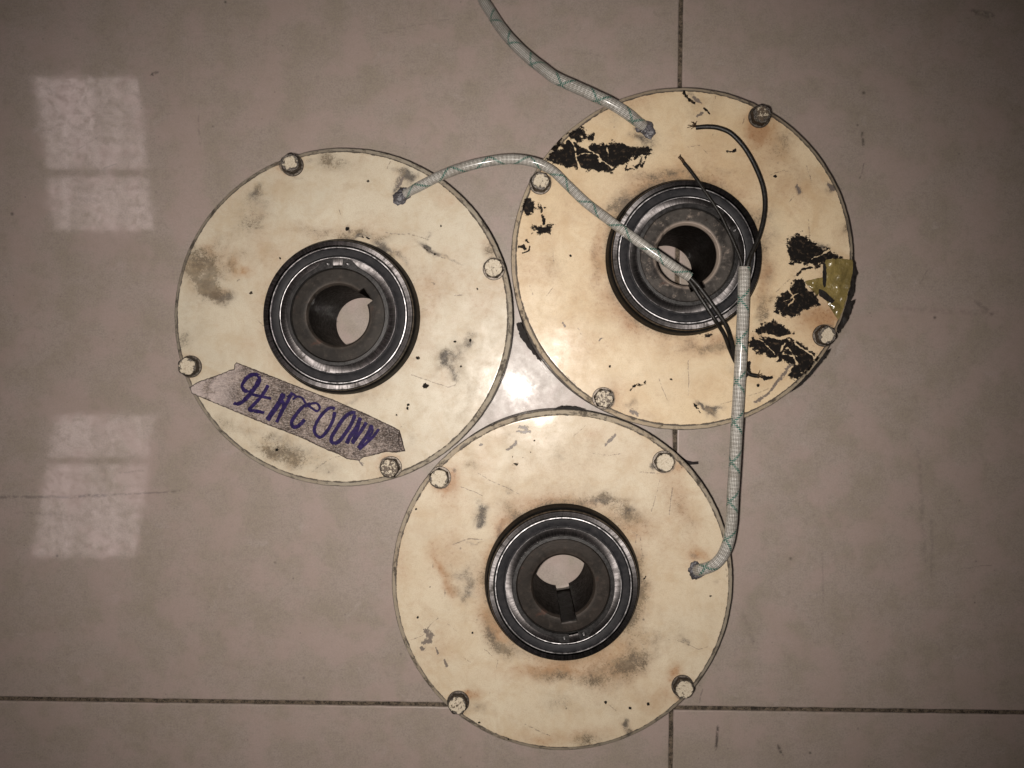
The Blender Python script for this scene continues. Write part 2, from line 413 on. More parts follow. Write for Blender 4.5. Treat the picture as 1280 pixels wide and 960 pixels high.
def lathe(name, prof, seg=192, sharp=30):
    """profile of (r, z), swept round Z; closed where r is 0"""
    vs, fs = [], []
    n = len(prof)
    for i in range(seg):
        a = 2 * math.pi * i / seg
        for r, z in prof: vs.append((r * math.cos(a), r * math.sin(a), z))
    for i in range(seg):
        j = (i + 1) % seg
        for k in range(n - 1):
            fs.append((i * n + k, j * n + k, j * n + k + 1, i * n + k + 1))
    return mesh(name, vs, fs, sharp)

def tube_frames(pts):
    P = [Vector(p) for p in pts]; T = []
    for i in range(len(P)):
        a = P[max(0, i - 1)]; b = P[min(len(P) - 1, i + 1)]; T.append((b - a).normalized())
    N = [Vector((0, 0, 1)).cross(T[0]).normalized() if abs(T[0].z) < .95 else Vector((1, 0, 0))]
    for i in range(1, len(P)):
        n = N[-1] - T[i] * N[-1].dot(T[i]); N.append(n.normalized())
    return P, T, N

def catmull(pts, step):
    P = [np.array(p, float) for p in pts]
    P = [2 * P[0] - P[1]] + P + [2 * P[-1] - P[-2]]; out = []
    for i in range(1, len(P) - 2):
        L = np.linalg.norm(P[i + 1][:3] - P[i][:3]); n = max(2, int(L / step))
        for k in range(n):
            t = k / n
            out.append(.5 * ((2 * P[i]) + (-P[i - 1] + P[i + 1]) * t + (2 * P[i - 1] - 5 * P[i] + 4 * P[i + 1] - P[i + 2]) * t ** 2
                             + (-P[i - 1] + 3 * P[i] - 3 * P[i + 1] + P[i + 2]) * t ** 3))
    out.append(P[-2]); return out

def tube(name, pts, rad, sides=20, flat=1.0, wob=0.0, org=(0, 0, 0), twist=0.0, seed=0):
    P, T, N = tube_frames([p[:3] for p in pts]); vs, fs = [], []; L = 0; us = []
    for i in range(len(P)):
        if i: L += (P[i] - P[i - 1]).length
        us.append(L)
    tot = L
    for i in range(len(P)):
        B = T[i].cross(N[i]); rr = rad(us[i] / tot) if callable(rad) else rad
        for j in range(sides):
            a = 2 * math.pi * j / sides
            w = 1 + wob * mnoise.noise(Vector((us[i] * 160 + seed * 9, math.cos(a) * 1.2, math.sin(a) * 1.2)))
            d = N[i] * math.cos(a) * rr * w + B * math.sin(a) * rr * w
            d.z *= flat
            vs.append(P[i] + d - Vector(org))
    n = len(P)
    for i in range(n - 1):
        for j in range(sides):
            k = (j + 1) % sides
            fs.append((i * sides + j, i * sides + k, (i + 1) * sides + k, (i + 1) * sides + j))
    fs.append(tuple(range(sides))[::-1]); fs.append(tuple((n - 1) * sides + j for j in range(sides)))
    me = mesh(name, vs, fs, 60)
    uv = me.uv_layers.new(name='UVMap'); 
    for f in me.polygons:
        js = [me.loops[l].vertex_index % sides for l in f.loop_indices]
        wrap = (0 in js) and (sides - 1 in js) and len(js) == 4
        for l in f.loop_indices:
            vi = me.loops[l].vertex_index; i, j = divmod(vi, sides)
            w = j / sides
            if wrap and j == 0: w = 1.0
            uv.data[l].uv = (us[i], w)
    return me

# ------------------------------------------------------------------ floor
def floor():
    # the joints as read off the image, in pixels: vertical (848,0)-(838,960), horizontal (0,871)-(1280,892)
    g = 2.6                                       # half joint, px
    fl_ = bpy.data.meshes.new('grout_bed')
    zb = -.0014
    nx, ny = 240, 240
    # grout bed: one sheet under all tiles
    me = mesh('floor', [(-3, -3, zb), (3, -3, zb), (3, 3, zb), (-3, 3, zb)], [(0, 1, 2, 3)])
    fo = link('floor', me, M['grout']); tag(fo, kind='structure')
    th = math.radians(-.78)                       # the tiles lie very slightly turned
    ex = np.array([math.cos(th), math.sin(th)]); ey = np.array([-math.sin(th), math.cos(th)])
    o = np.array(wp(843.6 - 4.2, 885.0, 0)[:2])   # where four tiles meet
    half = g * .00053; T = .600
    def jag(t, sd): return .00028 * mnoise.noise(Vector((t * 90, sd, 0))) + .00016 * mnoise.noise(Vector((t * 420, sd, 3)))
    for ti, (sx, sy) in enumerate(((-1, 1), (1, 1), (-1, -1), (1, -1))):
        # outline with slightly uneven edges, then a small worn bevel
        n = 160; ring = []
        cor = [(half, half), (T - half, half), (T - half, T - half), (half, T - half)]
        for c in range(4):
            a, b = cor[c], cor[(c + 1) % 4]
            for k in range(n):
                t = k / n; x = a[0] + (b[0] - a[0]) * t; y = a[1] + (b[1] - a[1]) * t
                j = jag(t * T, ti * 7 + c)
                if c in (0, 2): y += j
                else: x += j
                ring.append((x, y))
        cx = cy = T / 2
        rings = []
        for d, z in ((-.0001, zb - .001), (0, -.0006), (.0003, -.00018), (.0009, 0)):
            rings.append([(x - math.copysign(min(d, abs(x - cx)), x - cx) if abs(x - cx) > T / 2 - .004 else x,
                           y - math.copysign(d, y - cy) if abs(y - cy) > T / 2 - .004 else y, z) for x, y in ring])
        vs = []
        for rg in rings:
            for x, y, z in rg:
                p = o + ex * (sx * x) + ey * (sy * y); vs.append((p[0], p[1], z))
        m = len(ring); fs = []
        for r in range(3):
            for k in range(m):
                q = (r * m + k, r * m + (k + 1) % m, (r + 1) * m + (k + 1) % m, (r + 1) * m + k)
                fs.append(q if sx * sy > 0 else q[::-1])
        top = tuple(3 * m + k for k in range(m)); fs.append(top if sx * sy > 0 else top[::-1])
        me = mesh('floor_tile', vs, fs, 50)
        me.polygons.foreach_set('use_smooth', [False] * len(me.polygons))
        link('floor_tile', me, M['tile'], fo)
floor()

# ------------------------------------------------------------------ windows of the room, high on the left
def window(quad, bar_y, label):
    """quad: four corners (as mirrored in the tiles); bar_y: where the glazing bar runs"""
    Z = 2.6; k = (H + Z) / F
    def up(px, py): return ((px - CX) * k, (CY - py) * k)
    (x0, y0), (x1, y1), (x2, y2), (x3, y3) = quad     # tl, tr, br, bl
    f = (bar_y - y0) / (y3 - y0)
    def lerp(a, b, t): return (a[0] + (b[0] - a[0]) * t, a[1] + (b[1] - a[1]) * t)
    w = 4.0 / (y3 - y0)
    c = [up(*p) for p in quad]
    cen = (sum(p[0] for p in c) / 4, sum(p[1] for p in c) / 4)
    root = thing('window', (cen[0], cen[1], Z), label, 'window', 'windows mirrored in the tiles')
    def slab(name, q, z0, z1, mat):
        vs = [(p[0] - cen[0], p[1] - cen[1], z) for z in (z0, z1) for p in q]
        fs = [(0, 1, 2, 3), (7, 6, 5, 4)] + [(i, (i + 1) % 4 + 0, (i + 1) % 4 + 4, i + 4) for i in range(4)]
        return link(name, mesh(name, vs, fs), mat, root)
    tl, tr, br, bl = c
    for a, b in ((0, f - w), (f + w, 1)):
        slab('pane', [lerp(tl, bl, a), lerp(tr, br, a), lerp(tr, br, b), lerp(tl, bl, b)], .02, .026, M['wpane'])
    slab('glazing_bar', [lerp(tl, bl, f - w), lerp(tr, br, f - w), lerp(tr, br, f + w), lerp(tl, bl, f + w)], -.01, .03, M['wframe'])
    # outer frame: four mitred rails
    o = [(p[0] + (p[0] - cen[0]) * .12, p[1] + (p[1] - cen[1]) * .09) for p in c]
    for i in range(4):
        j = (i + 1) % 4
        slab('frame_rail', [o[i], o[j], c[j], c[i]], -.01, .035, M['wframe'])
window([(39, 94), (173, 94), (194, 289), (66, 289)], 216, 'pale window mirrored in the floor tile at upper left')
window([(66, 518), (195, 518), (170, 697), (36, 697)], 576, 'pale window mirrored in the floor tile at lower left')

# ------------------------------------------------------------------ fields for marks
def sdf_poly(X, Y, poly):
    p = np.array(poly, float); d = np.full(X.shape, 1e9); inside = np.zeros(X.shape, bool); n = len(p)
    for i in range(n):
        a, b = p[i], p[(i + 1) % n]; e = b - a
        wx, wy = X - a[0], Y - a[1]; t = np.clip((wx * e[0] + wy * e[1]) / (e @ e + 1e-9), 0, 1)
        d = np.minimum(d, np.hypot(wx - e[0] * t, wy - e[1] * t))
        c = ((a[1] > Y) != (b[1] > Y))
        with np.errstate(divide='ignore', invalid='ignore'):
            xi = (b[0] - a[0]) * (Y - a[1]) / (b[1] - a[1] + 1e-12) + a[0]
        inside ^= (c & (X < xi))
    return np.where(inside, -d, d)

def d_line(X, Y, pts):
    d = np.full(X.shape, 1e9)
    for a, b in zip(pts[:-1], pts[1:]):
        a = np.array(a, float); b = np.array(b, float); e = b - a
        t = np.clip(((X - a[0]) * e[0] + (Y - a[1]) * e[1]) / (e @ e + 1e-9), 0, 1)
        d = np.minimum(d, np.hypot(X - a[0] - e[0] * t, Y - a[1] - e[1] * t))
    return d

def blob(X, Y, cx, cy, rx, ry, rot, s):
    a = math.radians(rot); dx, dy = X - cx, Y - cy
    u = dx * math.cos(a) + dy * math.sin(a); v = -dx * math.sin(a) + dy * math.cos(a)
    return s * np.exp(-((u / rx) ** 2 + (v / ry) ** 2) * 1.0)

_lat = np.random.RandomState(5).rand(257, 257)
def vn(x, y, per, seed=0):
    """smooth value noise in -1..1 with the given period"""
    x = x / per + seed * 17.3; y = y / per + seed * 9.1
    xi = np.floor(x).astype(int); yi = np.floor(y).astype(int); fx = x - xi; fy = y - yi
    fx = fx * fx * (3 - 2 * fx); fy = fy * fy * (3 - 2 * fy); a = xi % 256; b = yi % 256; L = _lat
    v = (L[b, a] * (1 - fx) + L[b, a + 1] * fx) * (1 - fy) + (L[b + 1, a] * (1 - fx) + L[b + 1, a + 1] * fx) * fy
    return v * 2 - 1
def fbm(x, y, per, seed=0, o=3):
    return sum(vn(x, y, per / 2.1 ** k, seed + k) * .55 ** k for k in range(o))

def cv(origin, sc, pts): return [(origin[0] + x / sc, origin[1] + y / sc) for x, y in pts]
Z = 4.174
MARKS = {
 'A': dict(
  soot=[(322, 240, 8, 12, 10, .9), (500, 216, 18, 8, 20, .7), (497, 232, 6, 16, 20, .75), (512, 222, 10, 14, -30, .6), (452, 297, 22, 3.5, 8, .85),
        (475, 307, 12, 4, 30, .9), (437, 286, 4, 5, 0, .8), (535, 311, 13, 4.5, 28, 1.5), (536, 293, 3, 9, 35, .8), (565, 325, 22, 2.5, 28, .55),
        (570, 440, 13, 24, -5, .55), (560, 452, 9, 14, -15, .9), (566, 470, 6, 9, 0, .6), (588, 426, 7, 9, 0, .7), (572, 500, 40, 30, 0, .18),
        (498, 322, 14, 4, 35, .7), (375, 560, 22, 14, 10, .55), (405, 585, 30, 10, 15, .3), (352, 548, 14, 8, 0, .45), (440, 503, 26, 4, -25, .4),
        (468, 497, 16, 5, -35, .35), (515, 548, 10, 10, 0, .3), (388, 199, 5, 5, 0, .6), (367, 218, 12, 5, 20, .6), (276, 345, 5, 12, 0, .55),
        (292, 330, 8, 6, 0, .5), (284, 372, 14, 10, 0, .55), (416, 196, 30, 12, 10, .22), (243, 345, 18, 40, -8, .35), (330, 265, 30, 14, -50, .25), (450, 240, 18, 30, 0, .16)],
  grime=[(252, 335, 24, 22, 30, 1.3), (262, 350, 18, 15, 40, 1.1), (272, 368, 24, 10, 30, .9), (290, 335, 9, 14, 0, .9), (240, 400, 18, 40, 0, .35),
         (415, 205, 26, 14, 0, .75), (318, 262, 22, 30, 20, .5), (360, 570, 46, 16, 15, .95), (330, 548, 30, 14, 25, .6), (430, 560, 30, 12, 10, .4),
         (440, 292, 60, 6, 3, .7), (480, 320, 8, 22, -30, .7), (560, 445, 22, 28, 0, .4), (300, 300, 60, 40, 0, .25), (540, 360, 26, 36, 0, .2), (600, 480, 30, 60, 10, .3),
         (400, 460, 14, 10, 0, .4), (232, 428, 10, 10, 0, .6), (610, 310, 8, 10, 0, .7), (283, 530, 18, 14, 0, .45)],
  rust=[(292, 330, 8, 10, 0, .9), (307, 341, 5, 6, 0, 1.1), (294, 343, 7, 6, 0, .9), (275, 364, 12, 8, 20, .9), (335, 320, 34, 18, 10, .35), (545, 355, 18, 16, 0, .3), (610, 307, 9, 7, 0, .8),
        (262, 310, 14, 8, 30, .5), (487, 585, 16, 14, 0, .25), (500, 225, 10, 10, 0, .3), (420, 290, 70, 8, 0, .35), (248, 340, 16, 16, 0, .3)],
  scratch=[(1.3, [(482, 290), (490, 293), (510, 292), (528, 297), (536, 300)]), (1.1, [(513, 469), (528, 473), (545, 479), (560, 484), (570, 482), (571, 478)]),
           (1.8, [(528, 305), (533, 311), (545, 318), (556, 323)]), (2.2, [(540, 353), (545, 356)]), (1.4, [(568, 370), (578, 369)]), (1.3, [(575, 216), (587, 228)]),
           (2.0, [(632, 378), (640, 380)]), (1.2, [(484, 211), (488, 202)]), (1.0, [(322, 400), (330, 408)]), (1.0, [(345, 420), (352, 424)]), (1.4, [(296, 352), (300, 350)]),
           (1.2, [(430, 568), (452, 577), (456, 580)]), (1.2, [(390, 590), (410, 575), (425, 570)]), (1.2, [(500, 534), (505, 529)]), (1.2, [(424, 262), (427, 268)])],
  grey=[(2.2, [(432, 568), (448, 574), (453, 580)]), (2.5, [(497, 233), (503, 222)])],
  chip=[('c', 522, 447.5, 3.1), ('c', 532, 482.5, 4.2), ('c', 516, 306, 0), ('c', 460, 226, 1.6), ('c', 551, 282, 1.7), ('c', 597, 361, 1.8), ('c', 346, 562, 2.5), ('c', 496, 518, 1.8),
        ('c', 510, 506, 1.8), ('c', 509, 511, 2.2), ('c', 350, 323, 1.5), ('c', 314, 366, 2), ('c', 569, 427, 2), ('c', 576, 458, 2.2), ('c', 434, 286, 2.6), ('c', 588, 425, 2.2),
        ('l', 2.3, [(530, 307), (535, 313), (543, 316)]), ('l', 1.6, [(448, 295), (462, 297)])],
  ring=.25, edge=.72),
 'B': dict(
  soot=[(888, 518, 10, 8, 30, 1.1), (896, 512, 16, 4, -10, .6), (873, 508, 3, 8, -35, 1.0), (760, 170, 4, 10, 0, .35), (1013, 172, 3, 10, 10, .3), (997, 236, 4, 7, -20, .9),
        (1038, 232, 4, 5, 0, .9), (1060, 235, 4, 4, 0, .4), (843, 168, 3, 8, 0, .4), (1036, 236, 5, 5, 0, .5), (790, 505, 8, 6, 0, .5), (848, 220, 60, 6, 0, .35), (893, 228, 34, 6, 20, .45),
        (775, 252, 8, 22, 40, .45), (800, 172, 14, 5, 20, .75), (820, 168, 4, 9, -10, .6), (1025, 306, 10, 6, 20, .9), (945, 390, 6, 26, 20, .35), (860, 120, 8, 4, 35, .6), (793, 158, 12, 5, 20, .8)],
  grime=[(960, 300, 14, 60, 0, .45), (810, 175, 20, 14, 0, .6), (770, 150, 16, 10, -40, .35), (980, 180, 18, 24, 40, .45), (1000, 220, 30, 20, 0, .3), (900, 432, 50, 7, -5, .8),
         (952, 385, 8, 30, 20, .7), (765, 260, 8, 22, 40, .6), (850, 218, 60, 6, 0, .7), (1060, 285, 10, 16, 0, .8), (690, 330, 14, 24, 0, .3), (1010, 380, 30, 20, 0, .3), (925, 460, 14, 12, 0, .4),
         (745, 330, 5, 30, 0, .5), (1020, 490, 30, 10, -35, .3), (870, 135, 30, 20, 0, .2)],
  rust=[(952, 158, 16, 14, 0, 1.1), (945, 165, 24, 10, 20, .6), (765, 485, 16, 14, 0, .6), (775, 505, 16, 12, 20, .4), (1010, 395, 26, 20, 0, .8), (1036, 395, 14, 14, 0, .9), (747, 320, 6, 36, 0, .9),
        (786, 400, 20, 16, 45, .9), (850, 222, 60, 10, 0, .6), (955, 340, 10, 50, 0, .8), (900, 430, 56, 10, -10, .9), (970, 190, 30, 26, 40, .5), (800, 125, 30, 12, -20, .5), (680, 330, 20, 30, 0, .35),
        (860, 480, 40, 20, 0, .3), (720, 250, 24, 24, 0, .3), (1010, 240, 30, 24, 0, .35), (960, 470, 20, 20, 0, .3), (730, 430, 24, 18, 0, .22), (1030, 420, 22, 22, 0, .5), (980, 130, 20, 12, 0, .5)],
  scratch=[(1.3, [(691, 313), (692, 328)]), (1.0, [(683, 370), (692, 358)]), (1.0, [(662, 357), (667, 368)]), (1.1, [(790, 482), (800, 482), (808, 480)]), (1.0, [(824, 473), (828, 485), (834, 500)]),
           (1.2, [(860, 451), (861, 470), (861, 494)]), (1.2, [(970, 365), (985, 350), (997, 342)]), (1.2, [(1011, 274), (1012, 297)]), (1.3, [(985, 253), (993, 245)]), (1.1, [(962, 219), (980, 212), (985, 214)]),
           (1.1, [(1008, 207), (1015, 227)]), (1.2, [(928, 157), (931, 148)]), (1.2, [(890, 170), (893, 165)]), (1.2, [(880, 187), (885, 192)]), (1.0, [(856, 184), (875, 182)]), (1.3, [(708, 470), (719, 480)]),
           (1.2, [(722, 410), (726, 418)]), (1.0, [(900, 505), (950, 490), (970, 480), (992, 464)]), (1.0, [(944, 503), (962, 490), (985, 460)]), (1.1, [(892, 127), (896, 117)])],
  grey=[(3.0, [(943, 502), (960, 490), (972, 478), (984, 462), (992, 455)]), (3.0, [(996, 232), (1000, 241)]), (3.0, [(1036, 230), (1041, 236)]), (2.6, [(872, 145), (878, 142)]), (3, [(868, 120), (877, 128)]),
        (2.5, [(920, 122), (925, 124)]), (2.5, [(703, 404), (707, 407)]), (1.5, [(750, 426), (753, 424)]), (3, [(788, 515), (796, 518)])],
  chip=[('p', cv((630, 90), Z, [(395, 285), (425, 285), (428, 325), (462, 318), (455, 348), (400, 345), (408, 375), (470, 370), (500, 385), (560, 362), (600, 375), (660, 392), (740, 390), (772, 420), (740, 440), (690, 440), (640, 475), (580, 490), (560, 515), (500, 515), (430, 515), (385, 505), (300, 480), (222, 455), (240, 430), (300, 385), (330, 335)])),
        ('p', cv((630, 90), Z, [(115, 655), (145, 665), (168, 690), (155, 722), (120, 747), (98, 725)])), ('p', cv((630, 90), Z, [(178, 685), (212, 708), (197, 728)])),
        ('p', cv((630, 90), Z, [(165, 795), (215, 800), (250, 795), (235, 838), (190, 842), (148, 825)])), ('l', 2.5, cv((630, 90), Z, [(200, 745), (205, 790)])),
        ('l', 2.2, cv((630, 90), Z, [(110, 875), (130, 900), (120, 930), (95, 945)])), ('l', 2.2, cv((630, 90), Z, [(70, 915), (95, 900), (100, 925)])),
        ('l', 3.0, cv((630, 90), Z, [(640, 485), (635, 515), (690, 515), (695, 490), (740, 430)])), ('l', 1.6, cv((630, 90), Z, [(710, 495), (740, 460), (745, 430)])),
        ('p', [(984, 312), (990, 325), (1005, 331), (1020, 332), (1055, 323), (1030, 311), (1012, 300), (995, 293), (986, 298)]),
        ('l', 3.5, cv((850, 310), Z, [(575, 70), (620, 80), (650, 90)])), ('l', 3.0, cv((850, 310), Z, [(610, 130), (630, 120)])), ('l', 2.6, cv((850, 310), Z, [(640, 105), (700, 110), (740, 90), (765, 70)])),
        ('p', cv((850, 310), Z, [(600, 158), (640, 165), (700, 240), (738, 300), (690, 305), (640, 330), (600, 356), (545, 347), (500, 325), (505, 280), (530, 240), (585, 200)])),
        ('p', cv((850, 310), Z, [(395, 440), (430, 400), (490, 382), (545, 412), (595, 455), (520, 462), (450, 455)])),
        ('p', cv((850, 310), Z, [(350, 490), (420, 465), (520, 468), (620, 490), (680, 540), (715, 575), (690, 620), (640, 660), (600, 685), (563, 655), (600, 620), (590, 605), (520, 600), (460, 570), (400, 540)])),
        ('l', 4.0, cv((850, 310), Z, [(352, 600), (360, 650), (385, 672), (430, 668), (480, 668)])), ('l', 3.4, cv((850, 90), Z, [(25, 102), (45, 135), (80, 160)])), ('l', 1.8, cv((850, 90), Z, [(130, 190), (165, 225)])),
        ('l', 3.2, cv((850, 90), Z, [(252, 405), (288, 408)])), ('c', 969, 220.5, 2.4), ('l', 2.6, [(871, 506), (876, 514)]), ('l', 2, [(1006, 484), (985, 495)]), ('c', 713, 320, 1.8), ('c', 762, 458, 1.6), ('c', 839, 474, 1.6),
        ('l', 1.6, cv((630, 310), Z, [(650, 740), (670, 720), (740, 710)])), ('c', 948, 482, 2.0), ('l', 5.0, [(707, 160), (692, 186)]), ('p', cv((740, 205), Z, [(572, 890), (620, 876), (612, 895), (585, 902)]))],
  cut=[(2.2, cv((630, 90), Z, [(330, 340), (370, 400), (400, 515)])), (1.6, cv((630, 90), Z, [(480, 450), (560, 492)])), (2.2, cv((630, 90), Z, [(420, 380), (470, 420), (500, 470)])), (1.6, cv((630, 90), Z, [(380, 440), (420, 420), (480, 430)])),
       (2.4, cv((630, 90), Z, [(540, 395), (548, 440)])), (4, cv((630, 90), Z, [(355, 360), (420, 385)])), (2, cv((630, 90), Z, [(320, 340), (385, 370)])),
       (2.2, cv((850, 310), Z, [(545, 500), (510, 590), (560, 520), (610, 600)])), (1.6, cv((850, 310), Z, [(480, 590), (530, 560), (610, 570)])), (1.5, cv((850, 310), Z, [(400, 470), (500, 560)])), (1.6, cv((850, 310), Z, [(600, 500), (700, 570)])),
       (1.6, cv((850, 310), Z, [(560, 200), (590, 270), (560, 300)])), (1.4, cv((850, 310), Z, [(540, 280), (610, 240)])), (2.2, cv((850, 310), Z, [(470, 465), (600, 462), (700, 480)])), (1.6, cv((850, 310), Z, [(690, 60), (780, 20)]))],
  ring=.95, edge=.80),
 'C': dict(
  soot=[(598, 638, 10, 14, -15, 1.15), (604, 652, 7, 9, 0, .8), (582, 725, 13, 20, -8, .95), (588, 748, 12, 10, 0, .8), (642, 617, 8, 3, 35, 1.0), (745, 628, 14, 6, 10, .85), (790, 640, 18, 12, 35, .75), (775, 632, 20, 8, 20, .5),
        (597, 886, 9, 6, -30, .75), (570, 585, 5, 4, -30, .8), (818, 585, 4, 6, -40, 1.0), (866, 698, 8, 4, 30, .8), (780, 905, 4, 7, -20, 1.1), (787, 916, 4, 5, 0, 1.0), (857, 803, 7, 5, 20, .9), (895, 724, 6, 5, 30, .9),
        (735, 838, 18, 8, -25, .55), (798, 820, 22, 8, -35, .5), (615, 790, 12, 8, 45, .5), (655, 818, 26, 5, 25, .45), (800, 725, 4, 26, 0, .45), (640, 905, 8, 8, 0, .3), (622, 665, 5, 14, 35, .8), (596, 675, 20, 2.2, -10, .7), (700, 572, 16, 6, 0, .35), (638, 545, 6, 4, 0, .5)],
  grime=[(785, 640, 34, 14, 35, .9), (750, 626, 26, 8, 8, .6), (575, 720, 26, 28, 0, .4), (790, 830, 34, 16, -35, .9), (745, 842, 26, 10, -20, .9), (700, 846, 46, 9, 0, .6), (630, 812, 28, 9, 30, .8), (615, 790, 8, 24, -30, .6),
         (803, 735, 6, 40, 0, .5), (735, 925, 26, 8, 0, .7), (845, 640, 26, 40, -30, .4), (640, 640, 22, 8, 30, .4), (720, 875, 60, 20, 0, .35), (830, 790, 40, 30, 0, .3), (790, 770, 14, 30, 0, .5), (720, 560, 60, 20, 0, .2), (590, 885, 14, 12, 0, .4), (540, 800, 20, 40, 20, .2), (590, 575, 8, 10, 0, .6)],
  rust=[(568, 600, 10, 20, 10, 1.0), (560, 610, 14, 8, 0, .7), (552, 712, 6, 26, -15, .5), (563, 730, 7, 16, -10, .5), (700, 630, 50, 8, 0, .8), (618, 690, 8, 34, 10, 1.0), (640, 650, 16, 8, -40, .8), (620, 785, 12, 24, -30, .8), (700, 840, 70, 10, 0, .7),
        (590, 868, 10, 8, 0, .8), (790, 700, 9, 34, -14, .6), (850, 630, 18, 40, -25, .5), (845, 838, 8, 10, 0, .7), (870, 695, 16, 12, 0, .6), (775, 830, 40, 24, -30, .6), (560, 690, 26, 40, 0, .3), (720, 920, 60, 8, -5, .35), (740, 540, 24, 10, 0, .2), (800, 655, 30, 18, 20, .4), (500, 700, 12, 30, 0, .35), (660, 920, 30, 8, 0, .3), (845, 582, 14, 10, 0, .4), (822, 872, 26, 14, -20, .35)],
  scratch=[(1.6, [(566, 681), (578, 676), (590, 673), (602, 674)]), (1.2, [(541, 702), (541, 712)]), (1.0, [(575, 608), (595, 615), (604, 620)]), (1.0, [(508, 802), (530, 794), (538, 782), (548, 773)]), (1.0, [(560, 780), (574, 792)]), (1.0, [(577, 820), (595, 832)]),
           (1.0, [(605, 812), (622, 825), (620, 835)]), (1.0, [(740, 567), (760, 569), (776, 567)]), (1.0, [(717, 545), (733, 531)]), (1.2, [(840, 560), (853, 585)]), (1.4, [(800, 590), (824, 592)]), (1.0, [(770, 655), (800, 670), (806, 700)]), (1.4, [(908, 710), (909, 721)]), (1.3, [(795, 668), (794, 680)]),
           (1.0, [(845, 800), (874, 812), (885, 808)]), (1.0, [(780, 760), (790, 750)]), (1.0, [(598, 592), (620, 604), (650, 618)]), (1.2, [(556, 735), (556, 745)]), (1.0, [(656, 905), (692, 922)]), (1.0, [(760, 880), (770, 888)]), (1.2, [(840, 610), (836, 645)]), (1.0, [(825, 600), (815, 640)])],
  grey=[(4.4, [(534, 789), (538, 796), (536, 802)]), (3.6, [(536, 800), (531, 804)]), (3.4, [(528, 810), (530, 813)]), (2.0, [(544, 808), (546, 816)]), (2.6, [(555, 826), (558, 834)]), (3.0, [(760, 552), (768, 545)]), (2.5, [(757, 556), (764, 550)]),
        (3.0, [(650, 534), (658, 534)]), (2.2, [(648, 541), (662, 538)]), (2.2, [(598, 557), (601, 556)]), (2.2, [(635, 560), (645, 552)]), (3.4, [(576, 562), (583, 555)])],
  chip=[('c', 646, 581, 2.2), ('c', 641, 571, 1.7), ('c', 654, 572, 1.2), ('c', 668, 551, 1.5), ('c', 663, 565, 1.4), ('l', 1.8, [(644, 580.5), (648, 581)]), ('c', 520, 637, 1.5), ('c', 757, 878, 2.4), ('c', 788, 885, 2.1), ('c', 810, 880, 2.0), ('c', 538, 734, 1.3), ('c', 805, 939, 0), ('c', 888, 745, 1.5), ('c', 599, 903, 1.4), ('c', 635, 924, 1.5), ('c', 522, 772, 1.5), ('c', 591, 791, 1.2), ('c', 708, 932, 0), ('l', 2.6, [(806, 719), (804, 723)])],
  ring=.75, edge=.66),
}

